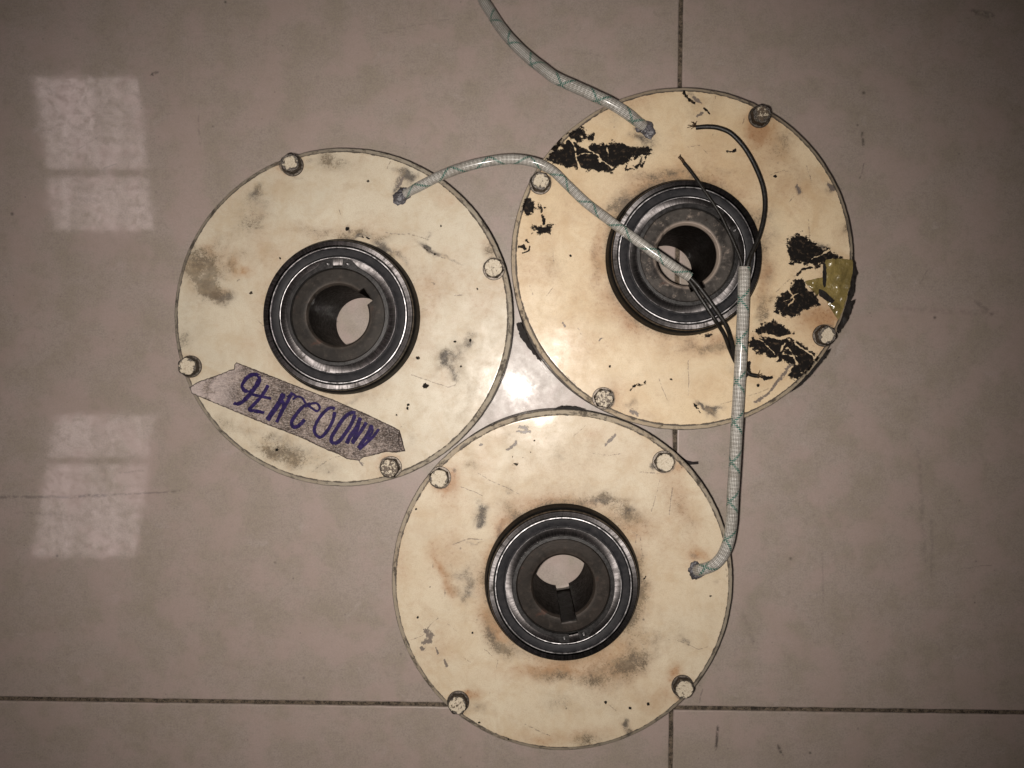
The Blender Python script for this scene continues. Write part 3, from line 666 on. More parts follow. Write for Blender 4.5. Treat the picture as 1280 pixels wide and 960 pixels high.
# ------------------------------------------------------------------ a painted front plate: face, chamfer and edge in one dense sheet
def plate(cx, cy, R, key, mat, parent, bolts=()):
    mk = MARKS[key]; n = 1200
    rs = [98 * KB]
    r0, r1 = 98 * KB, (R - 6.6) * K
    rr = list(np.linspace(r0, r1 - .8 * K, 100)); prof = [(r, 0.0) for r in rr]
    prof += [(r1 - .3 * K, -.00003), (r1, -.00015), (r1 + .35 * K, -.0005)]
    for f in np.linspace(.12, 1, 6): prof.append((r1 + (.35 + f * 5.8) * K, -.0005 - f * .0024))
    prof += [(R * K, -.0036)] + [(R * K, -.0036 - d) for d in (.001, .0025, .005, .008, .011)] + [(R * K - .0006, -.0116)]
    prof = np.array(prof); m = len(prof)
    th = np.linspace(0, 2 * math.pi, n, endpoint=False)
    r = prof[:, 0][None, :].repeat(n, 0); z = prof[:, 1][None, :].repeat(n, 0)
    X = r * np.cos(th)[:, None]; Y = r * np.sin(th)[:, None]
    ox, oy, _ = wp(cx, cy, ZP)
    # photograph coordinates of each vertex, to place the marks
    PX = CX + (X + ox) * F / (H - ZP - z); PY = CY - (Y + oy) * F / (H - ZP - z)
    # soft dents of the sheet metal
    rng = np.random.RandomState(sum(map(ord, key)))
    dz = np.zeros_like(X)
    for _ in range(9):
        a = rng.uniform(0, 6.28); q = rng.uniform(.055, .095); s = rng.uniform(.008, .018)
        dz += rng.uniform(-1, 1) * .00022 * np.exp(-((X - q * math.cos(a)) ** 2 + (Y - q * math.sin(a)) ** 2) / s ** 2)
    if key == 'B': dz += .0008 * np.exp(-(((PX - 725) * K) ** 2 + ((PY - 408) * K) ** 2) / .018 ** 2)  # humps set from image pixels, bent up to catch the flash highlight
    if key == 'C': dz += .0006 * np.exp(-(((PX - 689) * K) ** 2 + ((PY - 573) * K) ** 2) / .018 ** 2)
    zz = z + dz * (z > -.0001)
    # nicked edge: the rim is never a perfect circle
    er = np.interp(r, [r1 - .004, r1, R * K], [0, .6, 1])
    jag = np.array([mnoise.noise(Vector((math.cos(t) * 9, math.sin(t) * 9, cx))) + .7 * mnoise.noise(Vector((math.cos(t) * 45, math.sin(t) * 45, cx))) for t in th])
    X = X + np.cos(th)[:, None] * er * jag[:, None] * .00018; Y = Y + np.sin(th)[:, None] * er * jag[:, None] * .00018
    co_ = np.stack([X, Y, zz], -1).reshape(-1, 3)
    i = np.arange(n)[:, None]; j = (i + 1) % n; k = np.arange(m - 1)[None, :]
    faces = np.stack([i * m + k, i * m + k + 1, j * m + k + 1, j * m + k], -1).reshape(-1, 4)
    me = bpy.data.meshes.new('front_plate')
    me.vertices.add(n * m); me.vertices.foreach_set('co', co_.ravel())
    nf = len(faces); me.loops.add(nf * 4); me.loops.foreach_set('vertex_index', faces.ravel().astype(np.int32))
    me.polygons.add(nf); me.polygons.foreach_set('loop_start', (np.arange(nf) * 4).astype(np.int32))
    me.update(calc_edges=True); me.polygons.foreach_set('use_smooth', [True] * nf); me.validate()
    px = PX.ravel(); py = PY.ravel(); Rr = r.ravel()
    wx_ = px + 2.0 * fbm(px, py, 13, 1); wy_ = py + 2.0 * fbm(px, py, 13, 7)
    sx_ = px + 5 * fbm(px, py, 20, 3, 4); sy_ = py + 5 * fbm(px, py, 20, 11, 4)
    patch = 1.1 + .55 * fbm(px, py, 16, 23, 4)
    soot = np.zeros_like(px); grime = soot.copy(); rust = soot.copy(); chip = np.zeros_like(px) - .6; scr = soot.copy(); grey = soot.copy(); cut = soot.copy()
    for b in mk['soot']: soot += blob(sx_, sy_, *b)
    for b in mk['grime']: grime += blob(sx_, sy_, *b)
    for b in mk['rust']: rust += blob(sx_, sy_, *b)
    for w, pts in mk['scratch']: scr = np.maximum(scr, np.clip(.86 - d_line(px + .35 * (wx_ - px), py + .35 * (wy_ - py), pts) / (w * 1.25), 0, 1))
    for w, pts in mk['grey']: grey = np.maximum(grey, np.clip(1.05 - .7 * d_line(wx_, wy_, pts) / w, 0, 1))
    for s in mk['chip']:
        if s[0] == 'p': f = np.clip(.54 - sdf_poly(wx_, wy_, s[1]) / 11, -.6, 1.10)
        elif s[0] == 'c':
            if s[3] <= 0: continue
            f = np.clip(.5 - (np.hypot(px - s[1], py - s[2]) - s[3] * .8) / 3.4, -.6, 1.3)
        else: f = np.clip(.5 - (d_line(wx_, wy_, s[2]) - s[1] * .5) / 5, -.6, 1.0)
        chip = np.maximum(chip, f)
    for w, pts in mk.get('cut', []): cut = np.maximum(cut, np.clip(1.2 - d_line(wx_, wy_, pts) / (w * .8), 0, 1))
    chip = chip - cut * .75
    g_ = 1.3 if key == 'C' else 1.2
    soot *= patch * (.8 if key == 'C' else 1); grime *= patch * (1.15 if key == 'C' else g_); rust *= (.5 + .5 * patch) * (1.9 if key == 'C' else 1.3)
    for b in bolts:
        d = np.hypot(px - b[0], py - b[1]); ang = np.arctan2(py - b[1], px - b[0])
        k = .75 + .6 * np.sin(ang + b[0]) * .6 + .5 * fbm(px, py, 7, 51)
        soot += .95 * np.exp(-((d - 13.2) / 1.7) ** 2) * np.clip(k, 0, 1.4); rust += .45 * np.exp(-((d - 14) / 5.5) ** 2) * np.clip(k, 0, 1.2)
    # oily ring round the bearing and darker dust toward the rim
    q = (Rr - r0) / K
    wob = np.repeat(np.array([.55 + .6 * mnoise.noise(Vector((math.cos(t) * 1.3, math.sin(t) * 1.3, cx * .1))) + .3 * mnoise.noise(Vector((math.cos(t) * 4, math.sin(t) * 4, cx))) for t in th]), m)
    rust += mk['ring'] * (np.exp(-(q / 13) ** 2) * 1.3 + .55 * np.exp(-(q / 30) ** 2)) * wob; grime += (mk['ring'] + .25) * (np.exp(-(q / 7) ** 2) * .9 + .4 * np.exp(-(q / 22) ** 2)) * wob
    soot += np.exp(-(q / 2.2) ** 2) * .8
    grime += .20 * np.clip(fbm(px, py, 60, 31, 5), 0, 1) + .10; rust += .40 * np.clip(fbm(px, py, 48, 41, 5), 0, 1) + .05 * (Rr / r1) ** 4
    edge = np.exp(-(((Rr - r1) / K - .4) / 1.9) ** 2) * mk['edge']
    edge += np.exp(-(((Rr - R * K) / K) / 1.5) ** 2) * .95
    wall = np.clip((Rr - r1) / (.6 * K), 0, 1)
    one = np.ones_like(px)
    for nm, ch in (('marks_a', (chip, scr, soot)), ('marks_b', (rust, grime, grey)), ('marks_c', (edge, wall, one * 0))):
        at = me.attributes.new(nm, 'FLOAT_COLOR', 'POINT')
        at.data.foreach_set('color', np.stack([ch[0], ch[1], ch[2], one], -1).ravel().astype(np.float32))
    return link('front_plate', me, mat, parent)

# ------------------------------------------------------------------ hub with a keyed bore
def hub(kang, mat, parent, zt, key_w=19.0, key_d=45.5, seg=720):
    b = 38.0 * KB; ro = 59.0 * KB; w = key_w / 2 * KB; D = key_d * KB
    ths = sorted(set([2 * math.pi * i / seg for i in range(seg)]))
    def rin(t, rb, grow=0):
        d = (t - kang + math.pi) % (2 * math.pi) - math.pi
        if abs(d) > math.pi / 3: return rb
        q = D / math.cos(d); s = (w + grow) / max(abs(math.sin(d)), 1e-6)
        return max(rb, min(q, s))
    prof = [('b', b + .0012, .0018 - ZP), ('b', b, .0032 - ZP), ('b', b, -.030), ('b', b - .0002, -.029), ('b', b, zt - .0016), ('c', b + .0011, zt - .0002), ('o', b + .0022, zt),
            ('o', (b + ro) / 2, zt), ('o', ro - .0007, zt), ('x', ro, zt - .0007), ('x', ro, zt - .006)]
    n = len(prof); vs = []; fs = []
    for t in ths:
        for typ, r, z in prof:
            if typ == 'b': q = rin(t, r)
            elif typ == 'c': q = rin(t, r, .0002)
            elif typ == 'o': q = max(r, rin(t, b) + .0004)
            else: q = r
            vs.append((q * math.cos(t), q * math.sin(t), z))
    m = len(ths)
    for i in range(m):
        j = (i + 1) % m
        for k in range(n - 1): fs.append((i * n + k, j * n + k, j * n + k + 1, i * n + k + 1))
    return link('hub', mesh('hub', vs, fs, 28), mat, parent)

# ------------------------------------------------------------------ snap ring (partial ring with two eyed ears)
def snap_ring(ang, zt, parent, gap=5.5, ear=11.0, er=65.0):
    def ro(d):
        d = abs(math.degrees(d))
        if d < gap + 9: return 70.5 - .0 * d
        if d < 30: return 64.2 + (70.5 - 64.2) * (1 - (d - gap - 9) / (21 - gap)) ** 2
        return 64.2 - .9 * math.sin(math.radians(d) / 2) ** 4
    vs, fs = [], []; n = 300; g = math.radians(gap)
    for i in range(n + 1):
        d = g + (2 * math.pi - 2 * g) * i / n; t = ang + d; dd = (d + math.pi) % (2 * math.pi) - math.pi
        a, b = 59.2 * KB, ro(dd) * KB
        for r, z in ((a, zt - .0012), (a, zt), (b - .0002, zt), (b, zt - .0002), (b, zt - .0012)):
            vs.append((r * math.cos(t), r * math.sin(t), z))
    for i in range(n):
        for k in range(4): fs.append((i * 5 + k, (i + 1) * 5 + k, (i + 1) * 5 + k + 1, i * 5 + k + 1))
    fs.append((0, 1, 2, 3, 4)); fs.append(tuple(n * 5 + k for k in (4, 3, 2, 1, 0)))
    o = link('snap_ring', mesh('snap_ring', vs, fs, 30), M['snap'], parent)
    eye = lathe('eye', [(1.0 * KB, .00004), (.95 * KB, .00030), (1.5 * KB, .00042), (2.5 * KB, .00032), (2.7 * KB, 0.0)], 24)
    pin = lathe('eye', [(0, .00012), (1.2 * KB, .00010)], 24)
    for s in (-1, 1):
        t = ang + s * math.radians(ear); r = er * KB
        e = link('eye', eye, M['lip'] if False else M['snap'], o, (r * math.cos(t), r * math.sin(t), zt))
        q = link('eye_hole', pin, M['lip'], o, (r * math.cos(t), r * math.sin(t), zt + .00002))
    return o

# ------------------------------------------------------------------ shared meshes
zt = ZB - ZP     # bearing face over plate face
ME = dict(
    outer=lathe('outer_ring', [(86.9 * KB, zt - .0016), (87.2 * KB, zt - .0003), (87.7 * KB, zt), (92.6 * KB, zt), (93.6 * KB, zt - .0003), (94.3 * KB, zt - .0012), (94.3 * KB, zt - .0050)], 256),
    inner=lathe('inner_ring', [(62.0 * KB, zt - .0030), (62.4 * KB, zt - .0004), (65.0 * KB, zt - .0001), (72.0 * KB, zt - .0001), (72.9 * KB, zt - .0005), (73.0 * KB, zt - .0024)], 256),
    shield=lathe('shield', [(72.4 * KB, zt - .0022), (74.4 * KB, zt - .0021), (74.9 * KB, zt - .0009), (75.4 * KB, zt - .0008), (83.0 * KB, zt - .0008), (83.6 * KB, zt - .0012), (84.3 * KB, zt - .0016)], 256),
    lip=lathe('shield_lip', [(83.9 * KB, zt - .0018), (84.1 * KB, zt - .0010), (84.5 * KB, zt - .0006), (85.4 * KB, zt - .0006), (85.8 * KB, zt - .0010), (86.0 * KB, zt - .0022)], 256),
    groove=lathe('bearing_gap', [(58.0 * KB, zt - .0042), (88.0 * KB, zt - .0038)], 128),
    edge=lathe('ring_edge', [(71.9 * KB, zt - .0004), (72.1 * KB, zt + .00002), (72.5 * KB, zt + .00005), (72.9 * KB, zt - .0002), (73.0 * KB, zt - .0010)], 256),
    neck=lathe('bearing_seat', [(94.8 * KB, zt - .0050), (96.6 * KB, zt - .0046), (97.6 * KB, zt - .0056), (98.2 * KB, zt - .0085), (99.6 * KB, .0002), (99.8 * KB, -.0006)], 192),
    neckin=lathe('bearing_seat_floor', [(93.0 * KB, zt - .0060), (95.6 * KB, zt - .0052)], 128),
)

def hexbolt():
    R = 0.0104 / 2 / math.cos(math.pi / 6); vs, fs = [], []
    n = 36
    # hex prism whose top corners are turned off
    for z, mode in ((.0010, 'hex'), (.0048, 'hex'), (.0053, 'mid'), (.0056, 'circ'), (.00552, 'in')):
        for i in range(n):
            a = 2 * math.pi * i / n; d = (a + math.pi / 6) % (math.pi / 3) - math.pi / 6
            rh = (.0104 / 2) / math.cos(d)
            r = {'hex': rh, 'mid': min(rh, .00565) - .00008, 'circ': min(rh, .00545) - .00042, 'in': .0026}[mode]
            zz = z - (max(0, rh - .0053) * .55 if mode == 'hex' and z > .003 else 0)
            vs.append((r * math.cos(a), r * math.sin(a), zz))
    for k in range(4):
        for i in range(n):
            j = (i + 1) % n; fs.append((k * n + i, k * n + j, (k + 1) * n + j, (k + 1) * n + i))
    fs.append(tuple(4 * n + i for i in range(n)))
    return mesh('bolt', vs, fs, 25)
BOLT = hexbolt(); BOLT.materials.append(M['bolt'])
WASH = lathe('washer', [(.0040, .0011), (.0058, .0012), (.0063, .0011), (.0065, .0008), (.0065, 0.0)], 48); WASH.materials.append(M['washer'])

proto = {}
def bolt(px, py, rot, parent, paint_left, dirt):
    """one hex bolt and its washer, copied from the first"""
    org = parent.location; x, y, _ = wp(px, py, ZP + .0045)
    loc = (x - org[0], y - org[1], .00005)
    if not proto:
        b = link('bolt', BOLT, None); w = link('washer', WASH, None, b); proto['b'] = b; proto['w'] = w
    else:
        b = proto['b'].copy(); C.objects.link(b); w = proto['w'].copy(); C.objects.link(w); w.parent = b
    b.parent = parent; b.location = loc; b.rotation_euler = (0, 0, math.radians(rot))
    b['paint_left'] = paint_left; b['dirt'] = dirt; b['seed'] = px * .013

def housing(R, parent):
    p = [(R * K - .0008, -.0114), (R * K - .0032, -.0124), (R * K - .0032, -.0150), (R * K - .0010, -.0158), (R * K - .0006, -.0170), (R * K - .0006, -.0520), (R * K - .0016, -.0540),
         (R * K - .004, -.0596), (44 * KB, -.0598), (44 * KB, -.0560)]
    return link('housing', lathe('housing', p, 256), M['body'], parent)

def clutch(cx, cy, R, key, label, paint, hubm, kang, sang, bolts, hubdz=0.0):
    x, y, z = wp(cx, cy, ZP)
    root = thing('electromagnetic_clutch', (x, y, z), label, 'clutch', 'cream disc clutches on the tiles')
    plate(cx, cy, R, key, paint, root, bolts)
    housing(R, root)
    b = link('bearing', ME['outer'], M['steel'], root)
    link('inner_ring', ME['inner'], M['steel'], b); link('shield', ME['shield'], M['seal'], b)
    link('shield_lip', ME['lip'], M['lip'], b); link('ring_edge', ME['edge'], M['lip'], b); link('bearing_gap', ME['groove'], M['neck'], b)
    s = link('bearing_seat', ME['neck'], M['neck'], root); link('seat_floor', ME['neckin'], M['neck'], s)
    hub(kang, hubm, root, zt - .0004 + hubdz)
    snap_ring(sang, zt + .0010, root, *((8.5, 12.8, 66.5) if key == 'B' else ()))
    for q in bolts: bolt(*q[:3], root, q[3], q[4])
    return root

R_ = math.radians
left = clutch(428, 396, 213, 'A', 'cream disc clutch with a strip of dirty paper tape marked in violet ink', M['paintA'], M['hubA'], R_(35), R_(90),
              [(363, 204, 8, .68, .2), (617, 335, 20, .92, .3), (234.5, 458, 3, .8, .1), (487, 585, 25, .85, .8)])
right = clutch(854, 322.5, 215.5, 'B', 'cream disc clutch with large black paint chips and olive tape at its edge', M['paintB'], M['hubB'], R_(-72), R_(40),
               [(952, 143, 12, .62, 1.0), (675.5, 227, 22, .72, .3), (1033, 419, 14, .66, .0), (755, 498, 20, .85, .7)])
bottom = clutch(703, 726.5, 214.5, 'C', 'cream disc clutch without tape, with the black slot of its bore pointing down', M['paintC'], M['hubC'], R_(-81), R_(-78),
                [(549, 598, 5, .90, .0), (831, 578, 28, .93, .1), (572, 881, 30, .84, .3), (855, 861, 28, .86, .25)])

# ------------------------------------------------------------------ cables: part of their clutch
def gland(px, py, parent, r=.0052, h=.0034, seed=0, ext=(0, 0)):
    x, y, _ = wp(px, py, ZP + .001); vs, fs = [], []; nu, nv = 48, 14
    for j in range(nv + 1):
        ph = math.pi / 2 * j / nv
        for i in range(nu):
            a = 2 * math.pi * i / nu
            q = 1 + .38 * mnoise.noise(Vector((math.cos(a) * 1.4 + seed, math.sin(a) * 1.4, ph * 1.5))) + .18 * mnoise.noise(Vector((math.cos(a) * 4, math.sin(a) * 4 + seed, ph * 5)))
            rr = r * math.cos(ph) * q
            sx = 1 + ext[0] * max(0, math.cos(a - math.radians(ext[1]))) ** 3
            vs.append((x + rr * math.cos(a) * sx - parent.location[0], y + rr * math.sin(a) * sx - parent.location[1], h * math.sin(ph) * q + .00002))
    for j in range(nv):
        for i in range(nu):
            k = (i + 1) % nu; fs.append((j * nu + i, j * nu + k, (j + 1) * nu + k, (j + 1) * nu + i))
    return link('cable_seal', mesh('cable_seal', vs, fs, 60), M['gland'], parent)

def sleeve(pts, rad, parent, flat=1.0, seed=0):
    P = catmull([wp(*p) for p in pts], .0009)
    me = tube('cable', P, rad, 28, flat, .025, parent.location, seed=seed)
    return link('cable', me, M['sleeve'], parent)

def wire(pts, rad, parent, name='wire', mat='wire'):
    P = catmull([wp(*p) for p in pts], .0009)
    root = parent
    while root.parent: root = root.parent
    return link(name, tube(name, P, rad, 14, 1.0, .06, root.location, seed=len(pts)), M[mat], parent)

def strands(px, py, z, ang, parent, n=8, L=9, spread=26, sd=0):
    """frayed copper: one part of many hair-thin wires"""
    r = random.Random(sd); vs, fs = [], []; root = parent
    while root.parent: root = root.parent
    for i in range(n):
        a = math.radians(ang + r.uniform(-spread, spread)); l = L * r.uniform(.5, 1.1); bend = r.uniform(-.6, .6)
        p = []
        for k in range(5):
            t = k / 4; aa = a + bend * t
            p.append(wp(px + l * t * math.cos(aa), py - l * t * math.sin(aa), z + r.uniform(-.0003, .0004) + .0006 * t * (1 if i % 2 else -.5)))
        me = tube('t', p, .00018, 5, org=root.location); o = len(vs)
        vs += [v.co.copy() for v in me.vertices]; fs += [tuple(o + q for q in f.vertices) for f in me.polygons]; bpy.data.meshes.remove(me)
    return link('bare_strands', mesh('bare_strands', vs, fs, 60), M['strand'], parent)

# left clutch: cable over to the bore of the right one
zr = ZB
c1 = sleeve([(506, 243, .0625), (513, 239, .0640), (528, 231, .0675), (552, 219, .0700), (580, 209, .0715), (610, 202, .0720), (640, 199, .0715), (668, 203, .0705), (690, 213, .0700), (710, 232, .0695),
             (732, 253, .0705), (758, 273, .0730), (790, 296, .0755), (820, 318, .0765), (846, 336, .0765), (863, 346.5, .0765)],
            lambda t: .00285 - .0001 * t if t > .05 else .0024 + .009 * t, left, .96, 1)
wire([(855, 341, .0770), (868, 352, .0768), (884, 372, .0765), (898, 392, .0760), (908, 408, .0745), (914, 425, .0700), (920, 447, .0645), (930, 458, .0620), (936, 467, .0618), (946, 470, .0617)], .00125, c1)
wire([(856, 345, .0765), (865, 356, .0752), (878, 376, .0750), (893, 399, .0750), (905, 418, .0710), (912, 436, .0660), (919, 452, .0625), (927, 464, .0617), (934, 470.5, .0616)], .00115, c1)
strands(944, 470, .0617, 5, c1, 8, 9, 25, 3)
gland(505, 242.5, left, .0036, .0030, 1, (1.3, 215))
# right clutch: cable leaving the picture at the top
c2 = sleeve([(805, 158, .0620), (797, 152, .0640), (784, 142, .0665), (765, 130, .0680), (742, 119, .0680), (720, 109, .0670), (704, 102, .0662), (692, 96, .0650), (680, 87, .0625), (662, 73, .0570), (643, 55, .0510), (627, 36, .0450),
             (614, 16, .0380), (602, -5, .0320), (592, -40, .0230), (588, -90, .0120), (600, -150, .0060), (640, -220, .0045)],
            lambda t: .0034 if t > .03 else .0029 + .015 * t, right, .92, 2)
gland(805.5, 158.5, right, .0042, .0032, 5, (.8, -40))
# bottom clutch: cable up over the right clutch
c3 = sleeve([(871, 713, .0610), (876, 712, .0650), (884, 710, .0672), (894, 705, .0690), (904, 693, .0705), (911, 675, .0720), (914.5, 650, .0740), (916, 620, .0760), (918, 590, .0780), (920, 550, .0800), (923, 500, .0815), (926.5, 440, .0830),
             (929, 385, .0835), (930.5, 334, .0830)], lambda t: .00335, bottom, .95, 3)
wire([(933, 350, .0830), (935, 330, .0835), (939, 318, .0830), (950, 292, .0815), (956, 262, .0800), (954, 235, .0790), (944, 208, .0780), (930, 184, .0775), (914, 167, .0770), (898, 160, .0765), (884, 158.5, .0750), (870, 159.5, .0730)], .00128, c3)
wire([(927, 350, .0830), (927, 330, .0830), (921, 312, .0822), (911, 290, .0810), (899, 266, .0800), (885, 245, .0790), (872, 226, .0775), (861, 211, .0755), (855, 204, .0745)], .00088, c3)
wire([(857, 207, .0748), (852, 199, .0735), (848.5, 196, .0730)], .0008, c3, 'wire_end', 'strand')
strands(870, 159, .0735, 150, c3, 12, 10, 40, 7); strands(851, 199, .0735, 125, c3, 5, 6, 16, 9)
gland(871, 713.5, bottom, .0049, .0030, 9)

# ------------------------------------------------------------------ paper tape with handwriting on the left clutch
def poly_sheet(name, pts, z, thick, mat, parent, step=1.1, wrinkle=0.0, seed=0, jag=.5):
    """a thin sheet cut to an outline (dense so it can wrinkle)"""
    import bmesh
    from mathutils import geometry
    out = []
    for i in range(len(pts)):
        a, b = pts[i], pts[(i + 1) % len(pts)]; L = math.hypot(b[0] - a[0], b[1] - a[1]); n = max(1, int(L / 2.2))
        for k in range(n):
            t = k / n; x = a[0] + (b[0] - a[0]) * t; y = a[1] + (b[1] - a[1]) * t
            out.append((x + jag * mnoise.noise(Vector((x * .35, y * .35, seed))), y + jag * mnoise.noise(Vector((x * .35, y * .35, seed + 9)))))
    inner = []
    x0 = min(p[0] for p in out); x1 = max(p[0] for p in out); y0 = min(p[1] for p in out); y1 = max(p[1] for p in out)
    gx, gy = np.meshgrid(np.arange(x0, x1, 2.4), np.arange(y0, y1, 2.4)); gx[1::2] += 1.2
    d = sdf_poly(gx.ravel(), gy.ravel(), out)
    inner = [(float(a), float(b)) for a, b, q in zip(gx.ravel(), gy.ravel(), d) if q < -1.0]
    n = len(out)
    v2, e2, f2, *_ = geometry.delaunay_2d_cdt([Vector(p) for p in out + inner], [(i, (i + 1) % n) for i in range(n)], [], 1, 1e-4)
    def h(x, y): return wrinkle * max(0.0, mnoise.noise(Vector((x * .09, y * .09, seed))) + .5 * mnoise.noise(Vector((x * .3, y * .3, seed + 4))))
    vs = []; o = parent.location
    for p in v2:
        q = wp(p[0], p[1], ZP); vs.append((q[0] - o[0], q[1] - o[1], z + thick + h(p[0], p[1])))
    m = len(vs)
    vs += [(a, b, z) for a, b, c in vs]
    fs = []
    for f in f2:
        f = list(f); A = (vs[f[1]][0] - vs[f[0]][0]) * (vs[f[2]][1] - vs[f[0]][1]) - (vs[f[1]][1] - vs[f[0]][1]) * (vs[f[2]][0] - vs[f[0]][0])
        if A < 0: f = f[::-1]
        fs.append(tuple(f)); fs.append(tuple(m + q for q in f[::-1]))
    cnt = {}
    for f in fs[::2]:
        for a, b in zip(f, f[1:] + f[:1]): cnt[(a, b)] = 1
    for (a, b) in list(cnt):
        if (b, a) not in cnt: fs.append((b, a, m + a, m + b))
    me = mesh(name, vs, fs, 60)
    X = np.array([p[0] for p in v2]); Y = np.array([p[1] for p in v2]); dd = -sdf_poly(X, Y, out)
    rimv = np.exp(-(np.clip(dd, 0, 99) / 1.3)); at = me.attributes.new('rim', 'FLOAT', 'POINT')
    at.data.foreach_set('value', np.concatenate([rimv, rimv]).astype(np.float32))
    return link(name, me, mat, parent)

def ctape(p): return cv((230, 440), 4.414, p)
tape = poly_sheet('paper_tape', ctape([(30, 195), (75, 165), (120, 150), (205, 120), (250, 100), (275, 95), (278, 70), (292, 58), (440, 115), (600, 178), (740, 232), (830, 265), (1000, 338), (1190, 430), (1205, 480), (1221, 548), (1160, 556), (1120, 550), (1050, 568), (985, 583), (968, 600), (900, 590), (850, 562), (800, 545), (640, 470), (400, 378), (200, 295), (45, 230)]),
                  .00012, .00022, M['ptape'], left, wrinkle=.00035, seed=2, jag=.7)
fold = poly_sheet('tape_fold', ctape([(1188, 432), (1205, 480), (1220, 546), (1196, 542), (1182, 500), (1180, 460)]), .00062, .0002, M['ptape'], left, wrinkle=.0002, seed=5)
fold.parent = tape

def ribbon(strokes, z, parent, root, mat):
    vs, fs = [], []; o = root.location
    for si, (w, pts) in enumerate(strokes):
        P = catmull([(x, y, 0) for x, y in ctape(pts)], .8); L = len(P)
        for i, p in enumerate(P):
            a = P[max(0, i - 1)]; b = P[min(L - 1, i + 1)]; d = (b - a)[:2]; d = d / (np.linalg.norm(d) + 1e-9); nrm = np.array([-d[1], d[0]])
            ww = w * 1.18 / 4.414 / 2 * (1 + .22 * mnoise.noise(Vector((p[0] * .3, p[1] * .3, si)))) * (.7 if i in (0, L - 1) else 1)
            for k, s in enumerate((-1, 1)):
                q = wp(p[0] + nrm[0] * ww * s, p[1] + nrm[1] * ww * s, ZP)
                hh = .00035 * max(0.0, mnoise.noise(Vector((p[0] * .09, p[1] * .09, 2))) + .5 * mnoise.noise(Vector((p[0] * .3, p[1] * .3, 6))))
                vs.append((q[0] - o[0], q[1] - o[1], z + hh + si * 4e-6 + (i % 2) * 0.0))
        b0 = len(vs) - 2 * L
        for i in range(L - 1): fs.append((b0 + 2 * i, b0 + 2 * i + 1, b0 + 2 * i + 3, b0 + 2 * i + 2))
    me = mesh('handwriting', vs, fs, 80)
    return link('handwriting', me, mat, parent)

ribbon([
    (18, [(330, 215), (365, 212), (402, 188), (418, 155), (408, 128), (375, 126), (342, 150), (324, 185), (335, 213), (352, 216)]),
    (19, [(414, 150), (392, 200), (355, 245), (322, 275), (290, 288), (276, 280)]),
    (17, [(466, 182), (445, 220), (415, 260), (385, 292), (364, 318), (392, 326), (446, 332)]),
    (14, [(378, 234), (420, 243), (482, 257)]),
    (24, [(552, 228), (520, 290), (485, 340), (461, 376)]),
    (17, [(540, 262), (553, 300), (535, 330)]),
    (17, [(598, 222), (572, 275), (540, 330), (512, 388)]),
    (12, [(570, 250), (600, 232), (625, 252)]),
    (11, [(600, 262), (628, 246), (655, 256), (672, 282), (700, 305), (735, 326), (750, 306), (735, 284), (705, 284), (680, 300)]),
    (18, [(700, 285), (655, 305), (620, 345), (596, 385), (604, 412), (632, 408), (668, 372)]),
    (16, [(834, 312), (806, 308), (768, 338), (735, 385), (720, 430), (735, 462), (760, 468), (795, 430), (822, 378), (834, 330)]),
    (18, [(948, 335), (920, 336), (880, 368), (845, 420), (815, 470), (820, 500), (852, 496), (890, 450), (925, 395), (945, 345)]),
    (20, [(975, 362), (950, 420), (918, 465), (898, 505)]),
    (14, [(972, 370), (962, 420), (928, 500)]),
    (17, [(1008, 388), (975, 440), (948, 478), (930, 505)]),
    (18, [(1038, 402), (1010, 460), (982, 500), (962, 532)]),
    (14, [(1076, 425), (1048, 462), (1010, 500), (966, 538)]),
    (11, [(1038, 410), (1040, 440), (1012, 485)]),
], .00041, tape, left, M['ink'])

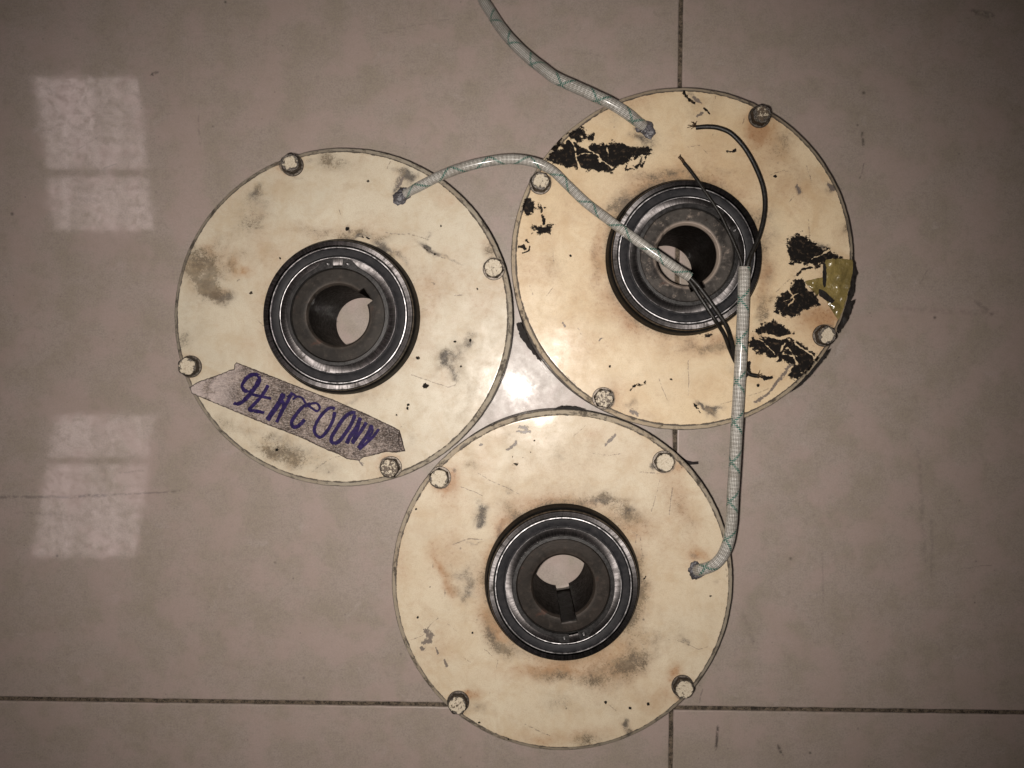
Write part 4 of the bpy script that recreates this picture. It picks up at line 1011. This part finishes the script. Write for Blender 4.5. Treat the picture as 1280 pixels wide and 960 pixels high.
# ------------------------------------------------------------------ olive packing tape and torn shreds on the right clutch
def col(p): return cv((980, 280), 4.8, p)
ot = poly_sheet('packing_tape', col([(250, 214), (330, 208), (408, 214), (412, 260), (408, 300), (396, 350), (378, 420), (358, 500), (326, 578), (300, 540), (268, 492), (250, 450), (232, 400), (215, 405), (200, 432), (160, 390), (118, 345), (180, 330), (235, 318), (240, 250)]),
                .00012, .00018, M['olive'], right, wrinkle=.0020, seed=8, jag=.6)
scr1 = poly_sheet('tape_shred', col([(205, 390), (240, 405), (300, 462), (285, 478), (250, 462), (205, 430)]), .0011, .0003, M['scrap'], right, wrinkle=.0006, seed=3); scr1.parent = ot
scr2 = poly_sheet('tape_shred', col([(232, 232), (246, 240), (250, 300), (246, 380), (234, 384), (226, 320)]), .0010, .0003, M['scrap'], right, wrinkle=.0006, seed=4, jag=1.2); scr2.parent = ot

def rim_shred(pts, z, parent, mat, seed):
    return poly_sheet('rim_shred', pts, z, .0008, mat, parent, wrinkle=.0012, seed=seed, jag=1.4)
rim_shred([(1063, 305), (1067, 316), (1070, 332), (1073, 342), (1070, 348), (1069, 366), (1063, 378), (1058, 392), (1054, 400), (1057, 380), (1063, 362), (1066, 340)], -.0028, right, M['scrap'], 1)
rim_shred([(1058, 380), (1071, 374), (1064, 392), (1058, 405), (1050, 416), (1047, 408), (1054, 396)], -.0030, right, M['scrap'], 2)
rim_shred([(1040, 436), (1033, 448), (1016, 468), (1003, 482), (990, 491), (1000, 480), (1014, 464), (1030, 444)], -.0034, right, M['scrap'], 3)
rim_shred([(645, 402), (651, 402), (660, 420), (668, 436), (678, 452), (672, 448), (660, 433), (650, 420)], -.0100, right, M['scrap'], 4)
rim_shred([(692, 512), (702, 508), (722, 509), (735, 514), (715, 513)], -.0080, bottom, M['scrap'], 6)

# ------------------------------------------------------------------ small black scrap on the tiles
def scrap():
    x, y, _ = wp(862, 577, 0)
    root_loc = (x, y, 0)
    pts = [(846, 569), (852, 571), (858, 575), (866, 577), (873, 576.5), (873, 580), (862, 581), (854, 578), (848, 573)]
    vs = []
    for z in (.0002, .0016):
        for i, p in enumerate(pts):
            q = wp(p[0], p[1], 0); k = 1 if z < .001 else .94
            vs.append(((q[0] - x) * k, (q[1] - y) * k, z + .0006 * mnoise.noise(Vector((i * .7, 0, 0)))))
    n = len(pts); fs = [tuple(range(n))[::1], tuple(n + i for i in range(n))[::-1]] + [(i, (i + 1) % n, (i + 1) % n + n, i + n) for i in range(n)]
    o = link('tape_scrap', mesh('tape_scrap', vs, fs, 40), M['scrap']); o.location = root_loc
    tag(o, 'black scrap of tape on the tile between right and bottom clutch', 'scrap')
scrap()
